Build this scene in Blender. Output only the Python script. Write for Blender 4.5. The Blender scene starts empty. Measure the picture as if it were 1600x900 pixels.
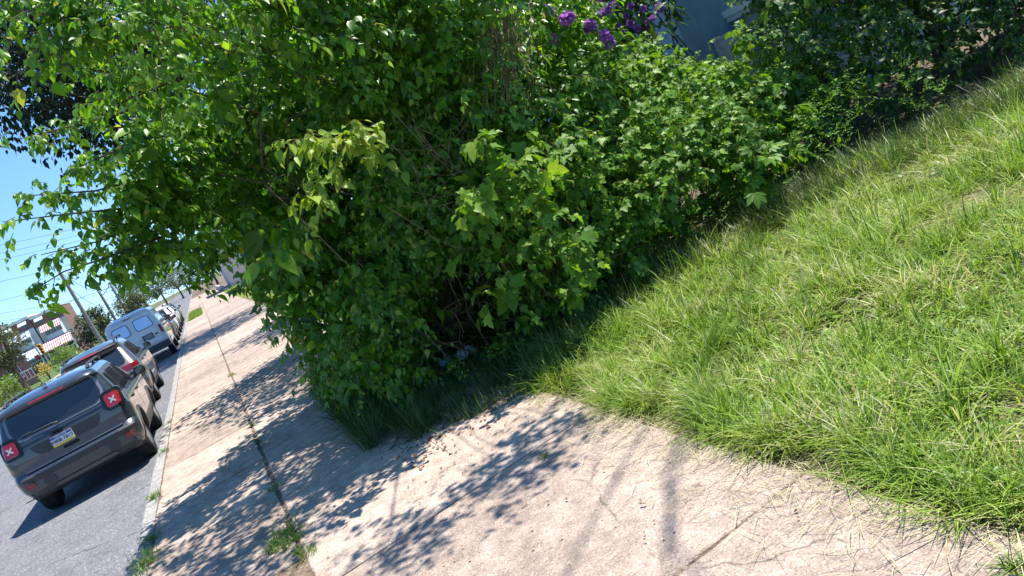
import bpy, bmesh, math, random
import numpy as np
from mathutils import Vector, Matrix
random.seed(7)
rng = np.random.default_rng(11)
S = bpy.context.scene
COL = S.collection
R_ = math.radians

# ------------------------------------------------------------------ camera
FPX = 1200.0
CAMH = 2.0
ROLL = R_(25.7)
_c = np.array([800., 450.])
_d = np.array([math.sin(ROLL), math.cos(ROLL)])
_r = np.array([math.cos(ROLL), -math.sin(ROLL)])
_vp = np.array([303., 442.])
PITCH = math.atan(-((_vp-_c) @ _d)/FPX)
def _lev(x, y):
    v = np.array([x, y], float)-_c
    a, b = v @ _r, v @ _d
    return np.array([a, FPX*math.cos(PITCH)-b*math.sin(PITCH), -FPX*math.sin(PITCH)-b*math.cos(PITCH)])
_w = _lev(*_vp)
YAW = math.atan2(_w[0], _w[1])
def sight(x, y):
    w = _lev(x, y); cy, sy = math.cos(YAW), math.sin(YAW)
    return np.array([w[0]*cy-w[1]*sy, w[0]*sy+w[1]*cy, w[2]])
def at(x, y, Y):            # the world point seen at a place of the photo at distance Y along the street
    w = sight(x, y); return np.array([0, 0, CAMH])+w*(Y/w[1])
def atz(x, y, z):
    w = sight(x, y); return np.array([0, 0, CAMH])+w*((z-CAMH)/w[2])
cam = bpy.data.cameras.new('camera')
cam.sensor_width = 36.0; cam.lens = FPX*36/1600; cam.clip_start = .05; cam.clip_end = 3000
co = bpy.data.objects.new('camera', cam); COL.objects.link(co)
cX = sight(801, 450)-sight(800, 450); cY = sight(800, 449)-sight(800, 450); cZ = -sight(800, 450)
m = Matrix.Identity(4)
for i, v in enumerate((cX, cY, cZ)):
    v = v/np.linalg.norm(v)
    for j in range(3): m[j][i] = v[j]
m[2][3] = CAMH
co.matrix_world = m
S.camera = co

# ------------------------------------------------------------------ light
SUN_EL, SUN_AZ = 69.0, 80.0         # azimuth from +Y towards +X
w = bpy.data.worlds.new('World'); S.world = w; w.use_nodes = True
nt = w.node_tree; nt.nodes.clear()
sky = nt.nodes.new('ShaderNodeTexSky'); sky.sky_type = 'NISHITA'; sky.sun_disc = False
sky.sun_elevation = R_(SUN_EL); sky.sun_rotation = R_(SUN_AZ)
sky.air_density = 0.9; sky.dust_density = 0.0; sky.ozone_density = 1.1; sky.altitude = 30
hs = nt.nodes.new('ShaderNodeHueSaturation'); hs.inputs['Saturation'].default_value = 1.22; hs.inputs['Hue'].default_value = .5
hs.inputs['Value'].default_value = 1.2
bg = nt.nodes.new('ShaderNodeBackground'); bg.inputs['Strength'].default_value = 0.12
ow = nt.nodes.new('ShaderNodeOutputWorld')
tcw = nt.nodes.new('ShaderNodeTexCoord'); mpw = nt.nodes.new('ShaderNodeMapping'); mpw.vector_type = 'POINT'; mpw.inputs['Location'].default_value = (0, 0, .10)
nt.links.new(tcw.outputs['Generated'], mpw.inputs[0]); nt.links.new(mpw.outputs[0], sky.inputs[0])
nt.links.new(sky.outputs[0], hs.inputs['Color']); nt.links.new(hs.outputs[0], bg.inputs[0]); nt.links.new(bg.outputs[0], ow.inputs[0])
sl = bpy.data.lights.new('sun', 'SUN'); sl.energy = 4.8; sl.angle = R_(0.53); sl.color = (1.0, .95, .87)
so = bpy.data.objects.new('sun', sl); COL.objects.link(so)
_sd = Vector((math.sin(R_(SUN_AZ))*math.cos(R_(SUN_EL)), math.cos(R_(SUN_AZ))*math.cos(R_(SUN_EL)), math.sin(R_(SUN_EL))))
so.rotation_euler = _sd.to_track_quat('Z', 'Y').to_euler()
so.location = (10, 10, 40)
S.view_settings.view_transform = 'Standard'; S.view_settings.look = 'None'
S.view_settings.gamma = 1.0; S.view_settings.exposure = 0.95
S.view_settings.use_curve_mapping = False
S.render.engine = 'CYCLES'
S.cycles.max_bounces = 8; S.cycles.diffuse_bounces = 4; S.cycles.transmission_bounces = 6; S.cycles.transparent_max_bounces = 8
S.cycles.use_denoising = True
S.cycles.caustics_reflective = False; S.cycles.caustics_refractive = False

# ------------------------------------------------------------------ scene tree helpers
def tag(o, label=None, cat=None, group=None, kind=None):
    if label: o['label'] = label
    if cat: o['category'] = cat
    if group: o['group'] = group
    if kind: o['kind'] = kind
    return o
def empty(name, loc=(0, 0, 0), rz=0.0):
    o = bpy.data.objects.new(name, None); COL.objects.link(o)
    o.location = loc; o.rotation_euler = (0, 0, rz); o.empty_display_size = .2
    return o
def link(name, me, mat=None, parent=None, smooth=False):
    o = bpy.data.objects.new(name, me); COL.objects.link(o)
    if mat is not None:
        for q in (mat if isinstance(mat, (list, tuple)) else [mat]): me.materials.append(q)
    if parent is not None: o.parent = parent
    if smooth:
        me.polygons.foreach_set('use_smooth', np.ones(len(me.polygons), bool))
    return o
def mesh_np(name, V, F):
    """V (n,3), F (m,k) all with the same number of corners"""
    V = np.ascontiguousarray(V, np.float32); F = np.ascontiguousarray(F, np.int32)
    me = bpy.data.meshes.new(name)
    n, (mm, k) = len(V), F.shape
    me.vertices.add(n); me.vertices.foreach_set('co', V.ravel())
    me.loops.add(mm*k); me.loops.foreach_set('vertex_index', F.ravel())
    me.polygons.add(mm); me.polygons.foreach_set('loop_start', np.arange(0, mm*k, k, dtype=np.int32))
    me.update(calc_edges=True); me.validate()
    return me
class MB:
    """collects shapes into one mesh"""
    def __init__(s): s.V = []; s.F = []; s.M = []
    def add(s, V, F, mi=0):
        b = len(s.V); s.V.extend([tuple(v) for v in V]); s.F.extend([tuple(i+b for i in f) for f in F]); s.M.extend([mi]*len(F))
    def box(s, a, b, mi=0):
        (x0, y0, z0), (x1, y1, z1) = a, b
        s.add([(x0,y0,z0),(x1,y0,z0),(x1,y1,z0),(x0,y1,z0),(x0,y0,z1),(x1,y0,z1),(x1,y1,z1),(x0,y1,z1)],
              [(0,3,2,1),(4,5,6,7),(0,1,5,4),(1,2,6,5),(2,3,7,6),(3,0,4,7)], mi)
    def prism(s, poly, axis, a, b, mi=0):
        """polygon in the two other axes, extruded along axis from a to b"""
        n = len(poly)
        def mk(p, t):
            return {0: (t, p[0], p[1]), 1: (p[0], t, p[1]), 2: (p[0], p[1], t)}[axis]
        V = [mk(p, a) for p in poly]+[mk(p, b) for p in poly]
        F = [tuple(range(n))[::-1], tuple(range(n, 2*n))]+[(i, (i+1) % n, n+(i+1) % n, n+i) for i in range(n)]
        s.add(V, F, mi)
    def tube(s, pts, rad, k=6, mi=0, cap=True):
        pts = [Vector(p) for p in pts]; n = len(pts)
        if not hasattr(rad, '__len__'): rad = [rad]*n
        V = []; F = []; ref = Vector((.31, .17, .93))
        for i in range(n):
            t = (pts[min(i+1, n-1)]-pts[max(i-1, 0)]).normalized()
            u = t.cross(ref)
            if u.length < 1e-3: u = t.cross(Vector((1, 0, 0)))
            u.normalize(); v = t.cross(u)
            for j in range(k):
                a = 2*math.pi*j/k; V.append(pts[i]+(u*math.cos(a)+v*math.sin(a))*rad[i])
        for i in range(n-1):
            for j in range(k): F.append((i*k+j, i*k+(j+1) % k, (i+1)*k+(j+1) % k, (i+1)*k+j))
        if cap: F.append(tuple(range(k))[::-1]); F.append(tuple(range((n-1)*k, n*k)))
        s.add(V, F, mi)
    def lathe(s, prof, c=(0, 0, 0), axis=2, k=20, mi=0):
        """prof: list of (radius, along)"""
        V = []; F = []; n = len(prof)
        for r, h in prof:
            for j in range(k):
                a = 2*math.pi*j/k; p = [r*math.cos(a), r*math.sin(a)]
                q = {2: (p[0], p[1], h), 0: (h, p[0], p[1]), 1: (p[1], h, p[0])}[axis]
                V.append((q[0]+c[0], q[1]+c[1], q[2]+c[2]))
        for i in range(n-1):
            for j in range(k): F.append((i*k+j, i*k+(j+1) % k, (i+1)*k+(j+1) % k, (i+1)*k+j))
        if prof[0][0] > 1e-4: F.append(tuple(range(k))[::-1])
        if prof[-1][0] > 1e-4: F.append(tuple(range((n-1)*k, n*k)))
        s.add(V, F, mi)
    def build(s, name, mat, parent=None, smooth=False, bevel=0.0, split=35):
        me = bpy.data.meshes.new(name); me.from_pydata(s.V, [], s.F); me.update()
        o = link(name, me, mat, parent)
        if any(s.M): me.polygons.foreach_set('material_index', np.array(s.M, np.int32))
        if smooth:
            me.polygons.foreach_set('use_smooth', np.ones(len(me.polygons), bool))
            me.set_sharp_from_angle(angle=R_(split))
        if bevel:
            b = o.modifiers.new('bevel', 'BEVEL'); b.width = bevel; b.segments = 2; b.limit_method = 'ANGLE'; b.angle_limit = R_(40)
            b.harden_normals = False
        return o
def copy_tree(o, parent=None):
    c = o.copy(); COL.objects.link(c)
    if parent is not None: c.parent = parent
    for ch in list(o.children): copy_tree(ch, c)
    return c

# ------------------------------------------------------------------ materials
MATS = {}
def mat(name):
    m_ = bpy.data.materials.new(name); m_.use_nodes = True; MATS[name] = m_
    return m_, m_.node_tree, m_.node_tree.nodes['Principled BSDF']
def simple(name, col, rough=.6, metal=0.0, coat=0.0, spec=.5, noise=0.0, nscale=20.0, bump=0.0):
    m_, t, b = mat(name)
    b.inputs['Base Color'].default_value = (*col, 1); b.inputs['Roughness'].default_value = rough
    b.inputs['Metallic'].default_value = metal; b.inputs['Coat Weight'].default_value = coat
    b.inputs['Specular IOR Level'].default_value = spec
    if noise or bump:
        tc = t.nodes.new('ShaderNodeTexCoord'); n = t.nodes.new('ShaderNodeTexNoise'); n.inputs['Scale'].default_value = nscale
        n.inputs['Detail'].default_value = 6; t.links.new(tc.outputs['Object'], n.inputs['Vector'])
        if noise:
            mx = t.nodes.new('ShaderNodeMix'); mx.data_type = 'RGBA'
            mx.inputs['A'].default_value = (*[c*(1-noise) for c in col], 1); mx.inputs['B'].default_value = (*[min(1, c*(1+noise)) for c in col], 1)
            rm = t.nodes.new('ShaderNodeMapRange'); rm.inputs[1].default_value = .3; rm.inputs[2].default_value = .7
            t.links.new(n.outputs['Fac'], rm.inputs[0]); t.links.new(rm.outputs[0], mx.inputs['Factor']); t.links.new(mx.outputs['Result'], b.inputs['Base Color'])
        if bump:
            bp = t.nodes.new('ShaderNodeBump'); bp.inputs['Strength'].default_value = bump; bp.inputs['Distance'].default_value = .02
            t.links.new(n.outputs['Fac'], bp.inputs['Height']); t.links.new(bp.outputs[0], b.inputs['Normal'])
    return m_
def ramp(t, stops):
    r = t.nodes.new('ShaderNodeValToRGB'); e = r.color_ramp.elements
    while len(e) < len(stops): e.new(.5)
    for q, (p, c) in zip(e, stops): q.position = p; q.color = (*c, 1)
    return r
def leafmat(name, stops, trans=.35, tint=(1.25, 1.2, .55), rough=.42, spec=.45, patch=0.0):
    """leaf: glossy upper skin, light passing through, hue differing leaf by leaf"""
    m_, t, b = mat(name)
    g = t.nodes.new('ShaderNodeNewGeometry'); r = ramp(t, stops)
    if patch:
        tp = t.nodes.new('ShaderNodeTexCoord'); np_ = t.nodes.new('ShaderNodeTexNoise'); np_.inputs['Scale'].default_value = 1.5; np_.inputs['Detail'].default_value = 5
        t.links.new(tp.outputs['Object'], np_.inputs['Vector']); pr = t.nodes.new('ShaderNodeMapRange'); pr.inputs[1].default_value = .3; pr.inputs[2].default_value = .7
        pr.inputs[3].default_value = -patch; pr.inputs[4].default_value = patch; t.links.new(np_.outputs['Fac'], pr.inputs[0])
        pa = t.nodes.new('ShaderNodeMath'); pa.operation = 'ADD'; t.links.new(pr.outputs[0], pa.inputs[0]); t.links.new(g.outputs['Random Per Island'], pa.inputs[1]); t.links.new(pa.outputs[0], r.inputs[0])
    else: t.links.new(g.outputs['Random Per Island'], r.inputs[0])
    tc = t.nodes.new('ShaderNodeTexCoord'); n = t.nodes.new('ShaderNodeTexNoise'); n.inputs['Scale'].default_value = 60; n.inputs['Detail'].default_value = 3
    t.links.new(tc.outputs['Object'], n.inputs['Vector'])
    hv = t.nodes.new('ShaderNodeHueSaturation'); rm = t.nodes.new('ShaderNodeMapRange'); rm.inputs[3].default_value = .7; rm.inputs[4].default_value = 1.3
    t.links.new(n.outputs['Fac'], rm.inputs[0]); t.links.new(rm.outputs[0], hv.inputs['Value']); t.links.new(r.outputs[0], hv.inputs['Color'])
    t.links.new(hv.outputs[0], b.inputs['Base Color'])
    b.inputs['Roughness'].default_value = rough; b.inputs['Specular IOR Level'].default_value = spec
    tr = t.nodes.new('ShaderNodeBsdfTranslucent'); mu = t.nodes.new('ShaderNodeMix'); mu.data_type = 'RGBA'; mu.blend_type = 'MULTIPLY'
    mu.inputs['Factor'].default_value = 1; mu.inputs['B'].default_value = (*tint, 1)
    t.links.new(hv.outputs[0], mu.inputs['A']); t.links.new(mu.outputs['Result'], tr.inputs[0])
    ms = t.nodes.new('ShaderNodeMixShader'); ms.inputs[0].default_value = trans
    t.links.new(b.outputs[0], ms.inputs[1]); t.links.new(tr.outputs[0], ms.inputs[2])
    t.links.new(ms.outputs[0], t.nodes['Material Output'].inputs[0])
    return m_
# ================================================================== GROUND
def speckle_mat(name, base, dark, light, scale, bump, rough=.9, stain=.25, islands=False, cracks=0):
    """cast concrete / asphalt: pebbles in the mix, soft stains"""
    m_, t, b = mat(name)
    tc = t.nodes.new('ShaderNodeTexCoord')
    v = t.nodes.new('ShaderNodeTexVoronoi'); v.inputs['Scale'].default_value = scale; v.inputs['Randomness'].default_value = 1
    t.links.new(tc.outputs['Object'], v.inputs['Vector'])
    sp = t.nodes.new('ShaderNodeSeparateColor'); t.links.new(v.outputs['Color'], sp.inputs[0])
    r = ramp(t, [(0, dark), (.16, tuple(.5*(a+c) for a, c in zip(dark, base))), (.3, base), (.78, base), (1, light)])
    t.links.new(sp.outputs[0], r.inputs[0])
    n1 = t.nodes.new('ShaderNodeTexNoise'); n1.inputs['Scale'].default_value = .9; n1.inputs['Detail'].default_value = 9; n1.inputs['Roughness'].default_value = .65
    t.links.new(tc.outputs['Object'], n1.inputs['Vector'])
    n2 = t.nodes.new('ShaderNodeTexNoise'); n2.inputs['Scale'].default_value = 7; n2.inputs['Detail'].default_value = 6
    t.links.new(tc.outputs['Object'], n2.inputs['Vector'])
    ad = t.nodes.new('ShaderNodeMath'); ad.operation = 'ADD'; t.links.new(n1.outputs['Fac'], ad.inputs[0]); t.links.new(n2.outputs['Fac'], ad.inputs[1])
    rm = t.nodes.new('ShaderNodeMapRange'); rm.inputs[1].default_value = .7; rm.inputs[2].default_value = 1.3; rm.inputs[3].default_value = 1-stain; rm.inputs[4].default_value = 1+stain*.5
    t.links.new(ad.outputs[0], rm.inputs[0])
    hv = t.nodes.new('ShaderNodeHueSaturation'); t.links.new(rm.outputs[0], hv.inputs['Value']); t.links.new(r.outputs[0], hv.inputs['Color'])
    last = hv.outputs[0]
    if islands:
        g = t.nodes.new('ShaderNodeNewGeometry'); h2 = t.nodes.new('ShaderNodeHueSaturation'); r2 = t.nodes.new('ShaderNodeMapRange')
        r2.inputs[3].default_value = .82; r2.inputs[4].default_value = 1.1
        t.links.new(g.outputs['Random Per Island'], r2.inputs[0]); t.links.new(r2.outputs[0], h2.inputs['Value']); t.links.new(last, h2.inputs['Color']); last = h2.outputs[0]
    # hairline cracks and dark blotches
    if cracks:
        wn = t.nodes.new('ShaderNodeTexNoise'); wn.inputs['Scale'].default_value = 1.7; wn.inputs['Detail'].default_value = 5; t.links.new(tc.outputs['Object'], wn.inputs['Vector'])
        wm = t.nodes.new('ShaderNodeVectorMath'); wm.operation = 'MULTIPLY_ADD'; wm.inputs[1].default_value = (.5, .5, 0); t.links.new(wn.outputs['Color'], wm.inputs[0]); t.links.new(tc.outputs['Object'], wm.inputs[2])
        vc = t.nodes.new('ShaderNodeTexVoronoi'); vc.feature = 'DISTANCE_TO_EDGE'; vc.inputs['Scale'].default_value = cracks; t.links.new(wm.outputs[0], vc.inputs['Vector'])
        cr = t.nodes.new('ShaderNodeMapRange'); cr.inputs[1].default_value = .0; cr.inputs[2].default_value = .006; cr.inputs[3].default_value = .45; cr.inputs[4].default_value = 1
        t.links.new(vc.outputs['Distance'], cr.inputs[0])
        # cracks come and go
        gk = t.nodes.new('ShaderNodeMapRange'); gk.inputs[1].default_value = .50; gk.inputs[2].default_value = .56; t.links.new(n1.outputs['Fac'], gk.inputs[0])
        mk = t.nodes.new('ShaderNodeMix'); mk.inputs['A'].default_value = 1; t.links.new(gk.outputs[0], mk.inputs['Factor']); t.links.new(cr.outputs[0], mk.inputs['B'])
        n3 = t.nodes.new('ShaderNodeTexNoise'); n3.inputs['Scale'].default_value = 2.6; n3.inputs['Detail'].default_value = 10; n3.inputs['Roughness'].default_value = .7; t.links.new(tc.outputs['Object'], n3.inputs['Vector'])
        b3 = t.nodes.new('ShaderNodeMapRange'); b3.inputs[1].default_value = .30; b3.inputs[2].default_value = .47; b3.inputs[3].default_value = .66; b3.inputs[4].default_value = 1; t.links.new(n3.outputs['Fac'], b3.inputs[0])
        mm = t.nodes.new('ShaderNodeMath'); mm.operation = 'MULTIPLY'; t.links.new(mk.outputs['Result'], mm.inputs[0]); t.links.new(b3.outputs[0], mm.inputs[1])
        h3 = t.nodes.new('ShaderNodeHueSaturation'); t.links.new(mm.outputs[0], h3.inputs['Value']); t.links.new(last, h3.inputs['Color']); last = h3.outputs[0]
    t.links.new(last, b.inputs['Base Color']); b.inputs['Roughness'].default_value = rough; b.inputs['Specular IOR Level'].default_value = .25
    bp = t.nodes.new('ShaderNodeBump'); bp.inputs['Strength'].default_value = bump; bp.inputs['Distance'].default_value = .006
    t.links.new(sp.outputs[1], bp.inputs['Height']); t.links.new(bp.outputs[0], b.inputs['Normal'])
    return m_
m_walk = speckle_mat('sidewalk concrete', (.43, .33, .265), (.26, .20, .155), (.62, .52, .44), 130, .3, islands=True, stain=.42, cracks=.55)
m_kerb = speckle_mat('kerb concrete', (.30, .285, .27), (.22, .2, .18), (.55, .52, .5), 60, .35)
m_road = speckle_mat('worn asphalt', (.165, .167, .178), (.085, .085, .09), (.37, .36, .36), 75, .5, stain=.22, cracks=.35)
m_soil = speckle_mat('dry soil', (.17, .125, .085), (.07, .05, .035), (.33, .26, .19), 55, .9, stain=.4)
m_earth = speckle_mat('ground earth', (.12, .13, .06), (.07, .07, .04), (.2, .2, .11), 5, .3, stain=.4)
m_lawnsoil = speckle_mat('thatch under lawn', (.13, .115, .05), (.05, .05, .02), (.30, .25, .12), 60, .9, stain=.4)

mb = MB(); mb.add([(-900, -300, -.32), (900, -300, -.32), (900, 1500, -.32), (-900, 1500, -.32)], [(0, 1, 2, 3)])
tag(mb.build('ground', m_earth), kind='structure')
ROADX0, KX0, KX1 = -9.6, -1.62, -1.475
mb = MB(); mb.box((ROADX0-.02, -30, -.30), (KX0, 420, -.13))
mb.box((-140, 61, -.30), (ROADX0-.03, 69.5, -.1305))
tag(mb.build('road', m_road), kind='structure')
# kerb stones, 3 m each
mb = MB(); y = -12.4
while y < 300:
    mb.box((KX0+rng.uniform(-.008, .008), y, -.29), (KX1, y+2.98, -.004+rng.uniform(-.012, .004))); y += 3.0
tag(mb.build('kerb', m_kerb, bevel=.018), kind='structure')
# soil under the slabs, the planting strip and hedge
mb = MB(); mb.box((KX1-.001, -12, -.28), (1.95, 300, -.012)); mb.box((1.951, -12, -.28), (40, 300, -.06))
tag(mb.build('soil_bed', m_soil), kind='structure')

def slab(mb, x0, x1, y0, y1, z=0.0, jag=.0, th=.10):
    """a concrete slab with chipped edges"""
    def edge(a, b, n):
        return [(a[0]+(b[0]-a[0])*i/n, a[1]+(b[1]-a[1])*i/n) for i in range(n)]
    nx = max(2, int((x1-x0)/.12)); ny = max(2, int((y1-y0)/.12))
    if y0 > 25: nx = ny = 2
    P = edge((x0, y0), (x1, y0), nx)+edge((x1, y0), (x1, y1), ny)+edge((x1, y1), (x0, y1), nx)+edge((x0, y1), (x0, y0), ny)
    cx, cy = (x0+x1)/2, (y0+y1)/2; out = []
    for (px, py) in P:
        q = rng.normal(0, .004+jag); s = 1-abs(q)/max(.3, math.hypot(px-cx, py-cy))
        out.append((cx+(px-cx)*s, cy+(py-cy)*s))
    n = len(out); tz = z+rng.uniform(-.006, .006); sx, sy = rng.normal(0, .0015, 2)
    f = lambda p: tz+(p[0]-cx)*sx+(p[1]-cy)*sy
    ins = [(cx+(p[0]-cx)*(1-.012/max(.2, math.hypot(p[0]-cx, p[1]-cy))), cy+(p[1]-cy)*(1-.012/max(.2, math.hypot(p[0]-cx, p[1]-cy)))) for p in out]
    V = [(p[0], p[1], tz-th) for p in out]+[(p[0], p[1], f(p)-.009) for p in out]+[(p[0], p[1], f(p)) for p in ins]
    F = [(i, (i+1) % n, n+(i+1) % n, n+i) for i in range(n)]+[(n+i, n+(i+1) % n, 2*n+(i+1) % n, 2*n+i) for i in range(n)]+[tuple(range(2*n, 3*n))]
    mb.add(V, F)
mb = MB()
ys = [-5.2, -3.2, -1.2, .8, 2.79, 4.80, 6.86, 8.95, 11.05, 13.1]
while ys[-1] < 120: ys.append(ys[-1]+2.05+(2 if ys[-1] > 40 else 0))
for a, b in zip(ys[:-1], ys[1:]):
    slab(mb, -.243, 1.93 if a < 12 else 1.95, a+.006, b-.006)
ys2 = [5.45, 7.35, 8.7, 10.9, 12.9, 14.6, 16.9, 19.0]
while ys2[-1] < 120: ys2.append(ys2[-1]+2.05+(2 if ys2[-1] > 40 else 0))
for a, b in zip(ys2[:-1], ys2[1:]):
    slab(mb, KX1+.014, -.262, a+.006, b-.006, jag=.012 if a < 12 else .002)
for a, b in [(-3.2, .9), (.95, 3.4), (3.44, 5.40)]:
    slab(mb, KX1+.014, -.75, a, b, jag=.02)
tag(mb.build('sidewalk', m_walk), kind='structure')
# far side: kerb, pavement
mb = MB(); mb.box((-9.85, -20, -.3), (-9.6, 60.5, .0)); mb.box((-9.85, 70, -.3), (-9.6, 300, .0))
tag(mb.build('kerb', m_kerb), kind='structure')
mb = MB(); mb.box((-13.2, -20, -.3), (-9.86, 60.5, -.004)); mb.box((-13.2, 70, -.3), (-9.86, 300, -.004))
tag(mb.build('sidewalk', m_walk), kind='structure')
m_grassfar = speckle_mat('mown grass far off', (.085, .14, .03), (.04, .08, .015), (.2, .24, .07), 9, .6, stain=.5)
mb = MB(); mb.box((-120, 70, -.29), (-13.21, 300, -.02)); mb.box((-120, -20, -.29), (-13.21, 60.5, -.02))
tag(mb.build('far_lawn', m_grassfar), kind='structure')
# lawn bed behind the sidewalk, slightly crowned
n = 40; m2 = 40; V = []; F = []
for i in range(n+1):
    for j in range(m2+1):
        x = 1.96+(14-1.96)*(i/n)**1.4; yy = -2+10.5*j/m2
        V.append((x, yy, -.035+.05*min(1, (x-1.96)/.5)+.02*math.sin(x*2.1+yy*1.3)*min(1, (x-1.96)/.6)))
for i in range(n):
    for j in range(m2): F.append((i*(m2+1)+j, (i+1)*(m2+1)+j, (i+1)*(m2+1)+j+1, i*(m2+1)+j+1))
mb = MB(); mb.add(V, F); tag(mb.build('lawn_soil', m_lawnsoil, smooth=True), kind='structure')
def lawn_z(x, y): 
    k = np.clip((x-1.96)/.5, 0, 1); return -.035+.05*k+.02*np.sin(x*2.1+y*1.3)*np.clip((x-1.96)/.6, 0, 1)

# ------------------------------------------------------------------ grass blades (real mesh)
def blades(P, H, AZ, LEAN, W, curl=.5):
    """bent, tapering blades; arrays over blades"""
    n = len(P); ts = np.array([0, .35, .7, 1.0]); ws = np.array([.8, 1.0, .7, 0.0])
    dx, dy = np.cos(AZ), np.sin(AZ); sx, sy = -dy, dx
    V = np.zeros((n, 7, 3), np.float32); c = 0
    for t, q in zip(ts, ws):
        h = LEAN*H*(t**1.7); up = H*(t*(1-.35*LEAN)-curl*LEAN*.55*t*t)
        cx = P[:, 0]+dx*h; cy = P[:, 1]+dy*h; cz = P[:, 2]+np.maximum(up, .004*t)
        if q > 0:
            V[:, c, 0] = cx-sx*W*q/2; V[:, c, 1] = cy-sy*W*q/2; V[:, c, 2] = cz
            V[:, c+1, 0] = cx+sx*W*q/2; V[:, c+1, 1] = cy+sy*W*q/2; V[:, c+1, 2] = cz; c += 2
        else:
            V[:, c, 0] = cx; V[:, c, 1] = cy; V[:, c, 2] = cz
    f = np.array([(0, 1, 3), (0, 3, 2), (2, 3, 5), (2, 5, 4), (4, 5, 6)])
    F = (np.arange(n)[:, None, None]*7+f[None]).reshape(-1, 3)
    return V.reshape(-1, 3), F
def tufts(C, nb, spread, h, hv, lean, w):
    """C (n,3) tuft centres -> blades radiating from each"""
    k = rng.poisson(nb, len(C)).clip(3); idx = np.repeat(np.arange(len(C)), k); n = len(idx)
    hs_ = (h if np.ndim(h) else np.full(len(C), h))[idx]
    az = rng.uniform(0, 2*math.pi, n); rr = np.abs(rng.normal(0, spread, n))
    P = C[idx].copy(); P[:, 0] += np.cos(az)*rr; P[:, 1] += np.sin(az)*rr
    bias = rng.uniform(0, 2*math.pi, len(C))[idx]; 
    az = az+rng.normal(0, .6, n)+.35*np.sin(bias-az)
    H_ = hs_*np.exp(rng.normal(0, hv, n)); L = np.clip(rng.normal(lean, .3, n)+rr/spread*.12, .05, 1.5)
    return blades(P, H_, az, L, w*rng.uniform(.6, 1.35, n))
def join(parts):
    V = []; F = []; b = 0
    for v, f in parts: V.append(v); F.append(f+b); b += len(v)
    return np.concatenate(V), np.concatenate(F)
m_grass = leafmat('lawn grass', [(0, (.09, .18, .018)), (.2, (.17, .28, .03)), (.45, (.24, .38, .045)), (.68, (.32, .46, .07)), (.82, (.40, .49, .12)), (.91, (.53, .50, .26)), (1, (.64, .58, .38))], trans=.42, tint=(1.15, 1.15, .6), rough=.5, spec=.3, patch=.22)
m_shadegrass = leafmat('long grass with painted shade', [(0, (.03, .07, .012)), (.5, (.055, .115, .02)), (.85, (.09, .15, .035)), (1, (.24, .22, .10))], trans=.35)  # darker than the lawn grass: the hedge's shade is painted into this colour
m_weed = leafmat('weed leaf', [(0, (.07, .16, .015)), (.6, (.14, .25, .03)), (1, (.24, .33, .06))], trans=.4)
m_straw = simple('dry grass clipping', (.44, .38, .22), .8, noise=.3, nscale=9)

HEDGE_Y = lambda x: np.interp(x, [1.9, 2.3, 3.0, 3.9, 5.0, 6.4, 6.9, 8.7, 14], [6.1, 6.35, 6.6, 6.8, 6.55, 6.0, 5.9, 5.15, 3.4])
def lawn_points(n, ymax=8.0):
    x = 1.9+rng.random(n)**1.25*9.5; y = rng.uniform(-.5, ymax, n)
    edge = 2.11+.09*np.sin(y*5.1)+.07*np.sin(y*11.3+1)+.05*np.sin(y*23)+.12*np.clip((2.6-y)/2.6, 0, 1)
    ok = (x > edge) & (y < HEDGE_Y(x)+.5) 
    # keep what the street side can see: cut the far corner near the camera's feet
    ok &= (y > .35*(x-1.9)-.9)
    x, y = x[ok], y[ok]
    return np.stack([x, y, lawn_z(x, y)], 1)
def patch_noise(P, s, ph):
    return .5+.25*(np.sin(P[:, 0]*s+ph+1.7*np.sin(P[:, 1]*s*.7))+np.sin(P[:, 1]*s*1.13-ph+1.3*np.sin(P[:, 0]*s*.83)))
C = lawn_points(6800); d = patch_noise(C, 3.1, .4)
dist = np.hypot(C[:, 0], C[:, 1])
keep = rng.random(len(C)) < np.where(dist < 4.5, 1, np.clip(1.25-.08*dist, .35, 1))
C = C[keep]; d = d[keep]
bare = (patch_noise(C, 2.3, 2.2) > .76); C = C[~bare]; d = d[~bare]
parts = [tufts(C, 20, .03, .10+.17*d*rng.uniform(.5, 1.4, len(C)), .3, .66, .0078)]
C2 = lawn_points(1500); parts.append(tufts(C2, 22, .04, .20, .22, .5, .0075))        # taller tussocks
C3 = lawn_points(6800); parts.append(tufts(C3, 7, .06, .14, .4, 1.25, .006))           # flattened blades
yy = rng.uniform(.2, 6.2, 520); ed = np.stack([2.16+rng.normal(0, .06, 520)+.1*np.sin(yy*5.1), yy, np.full(520, -.02)], 1)
parts.append(tufts(ed, 18, .04, .2, .3, .75, .0055))
V, F = join(parts)
tag(link('grass', mesh_np('grass', V, F), m_grass), 'ragged sunlit lawn grass with dry straw blades beside the sidewalk', 'grass', kind='stuff')
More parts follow.
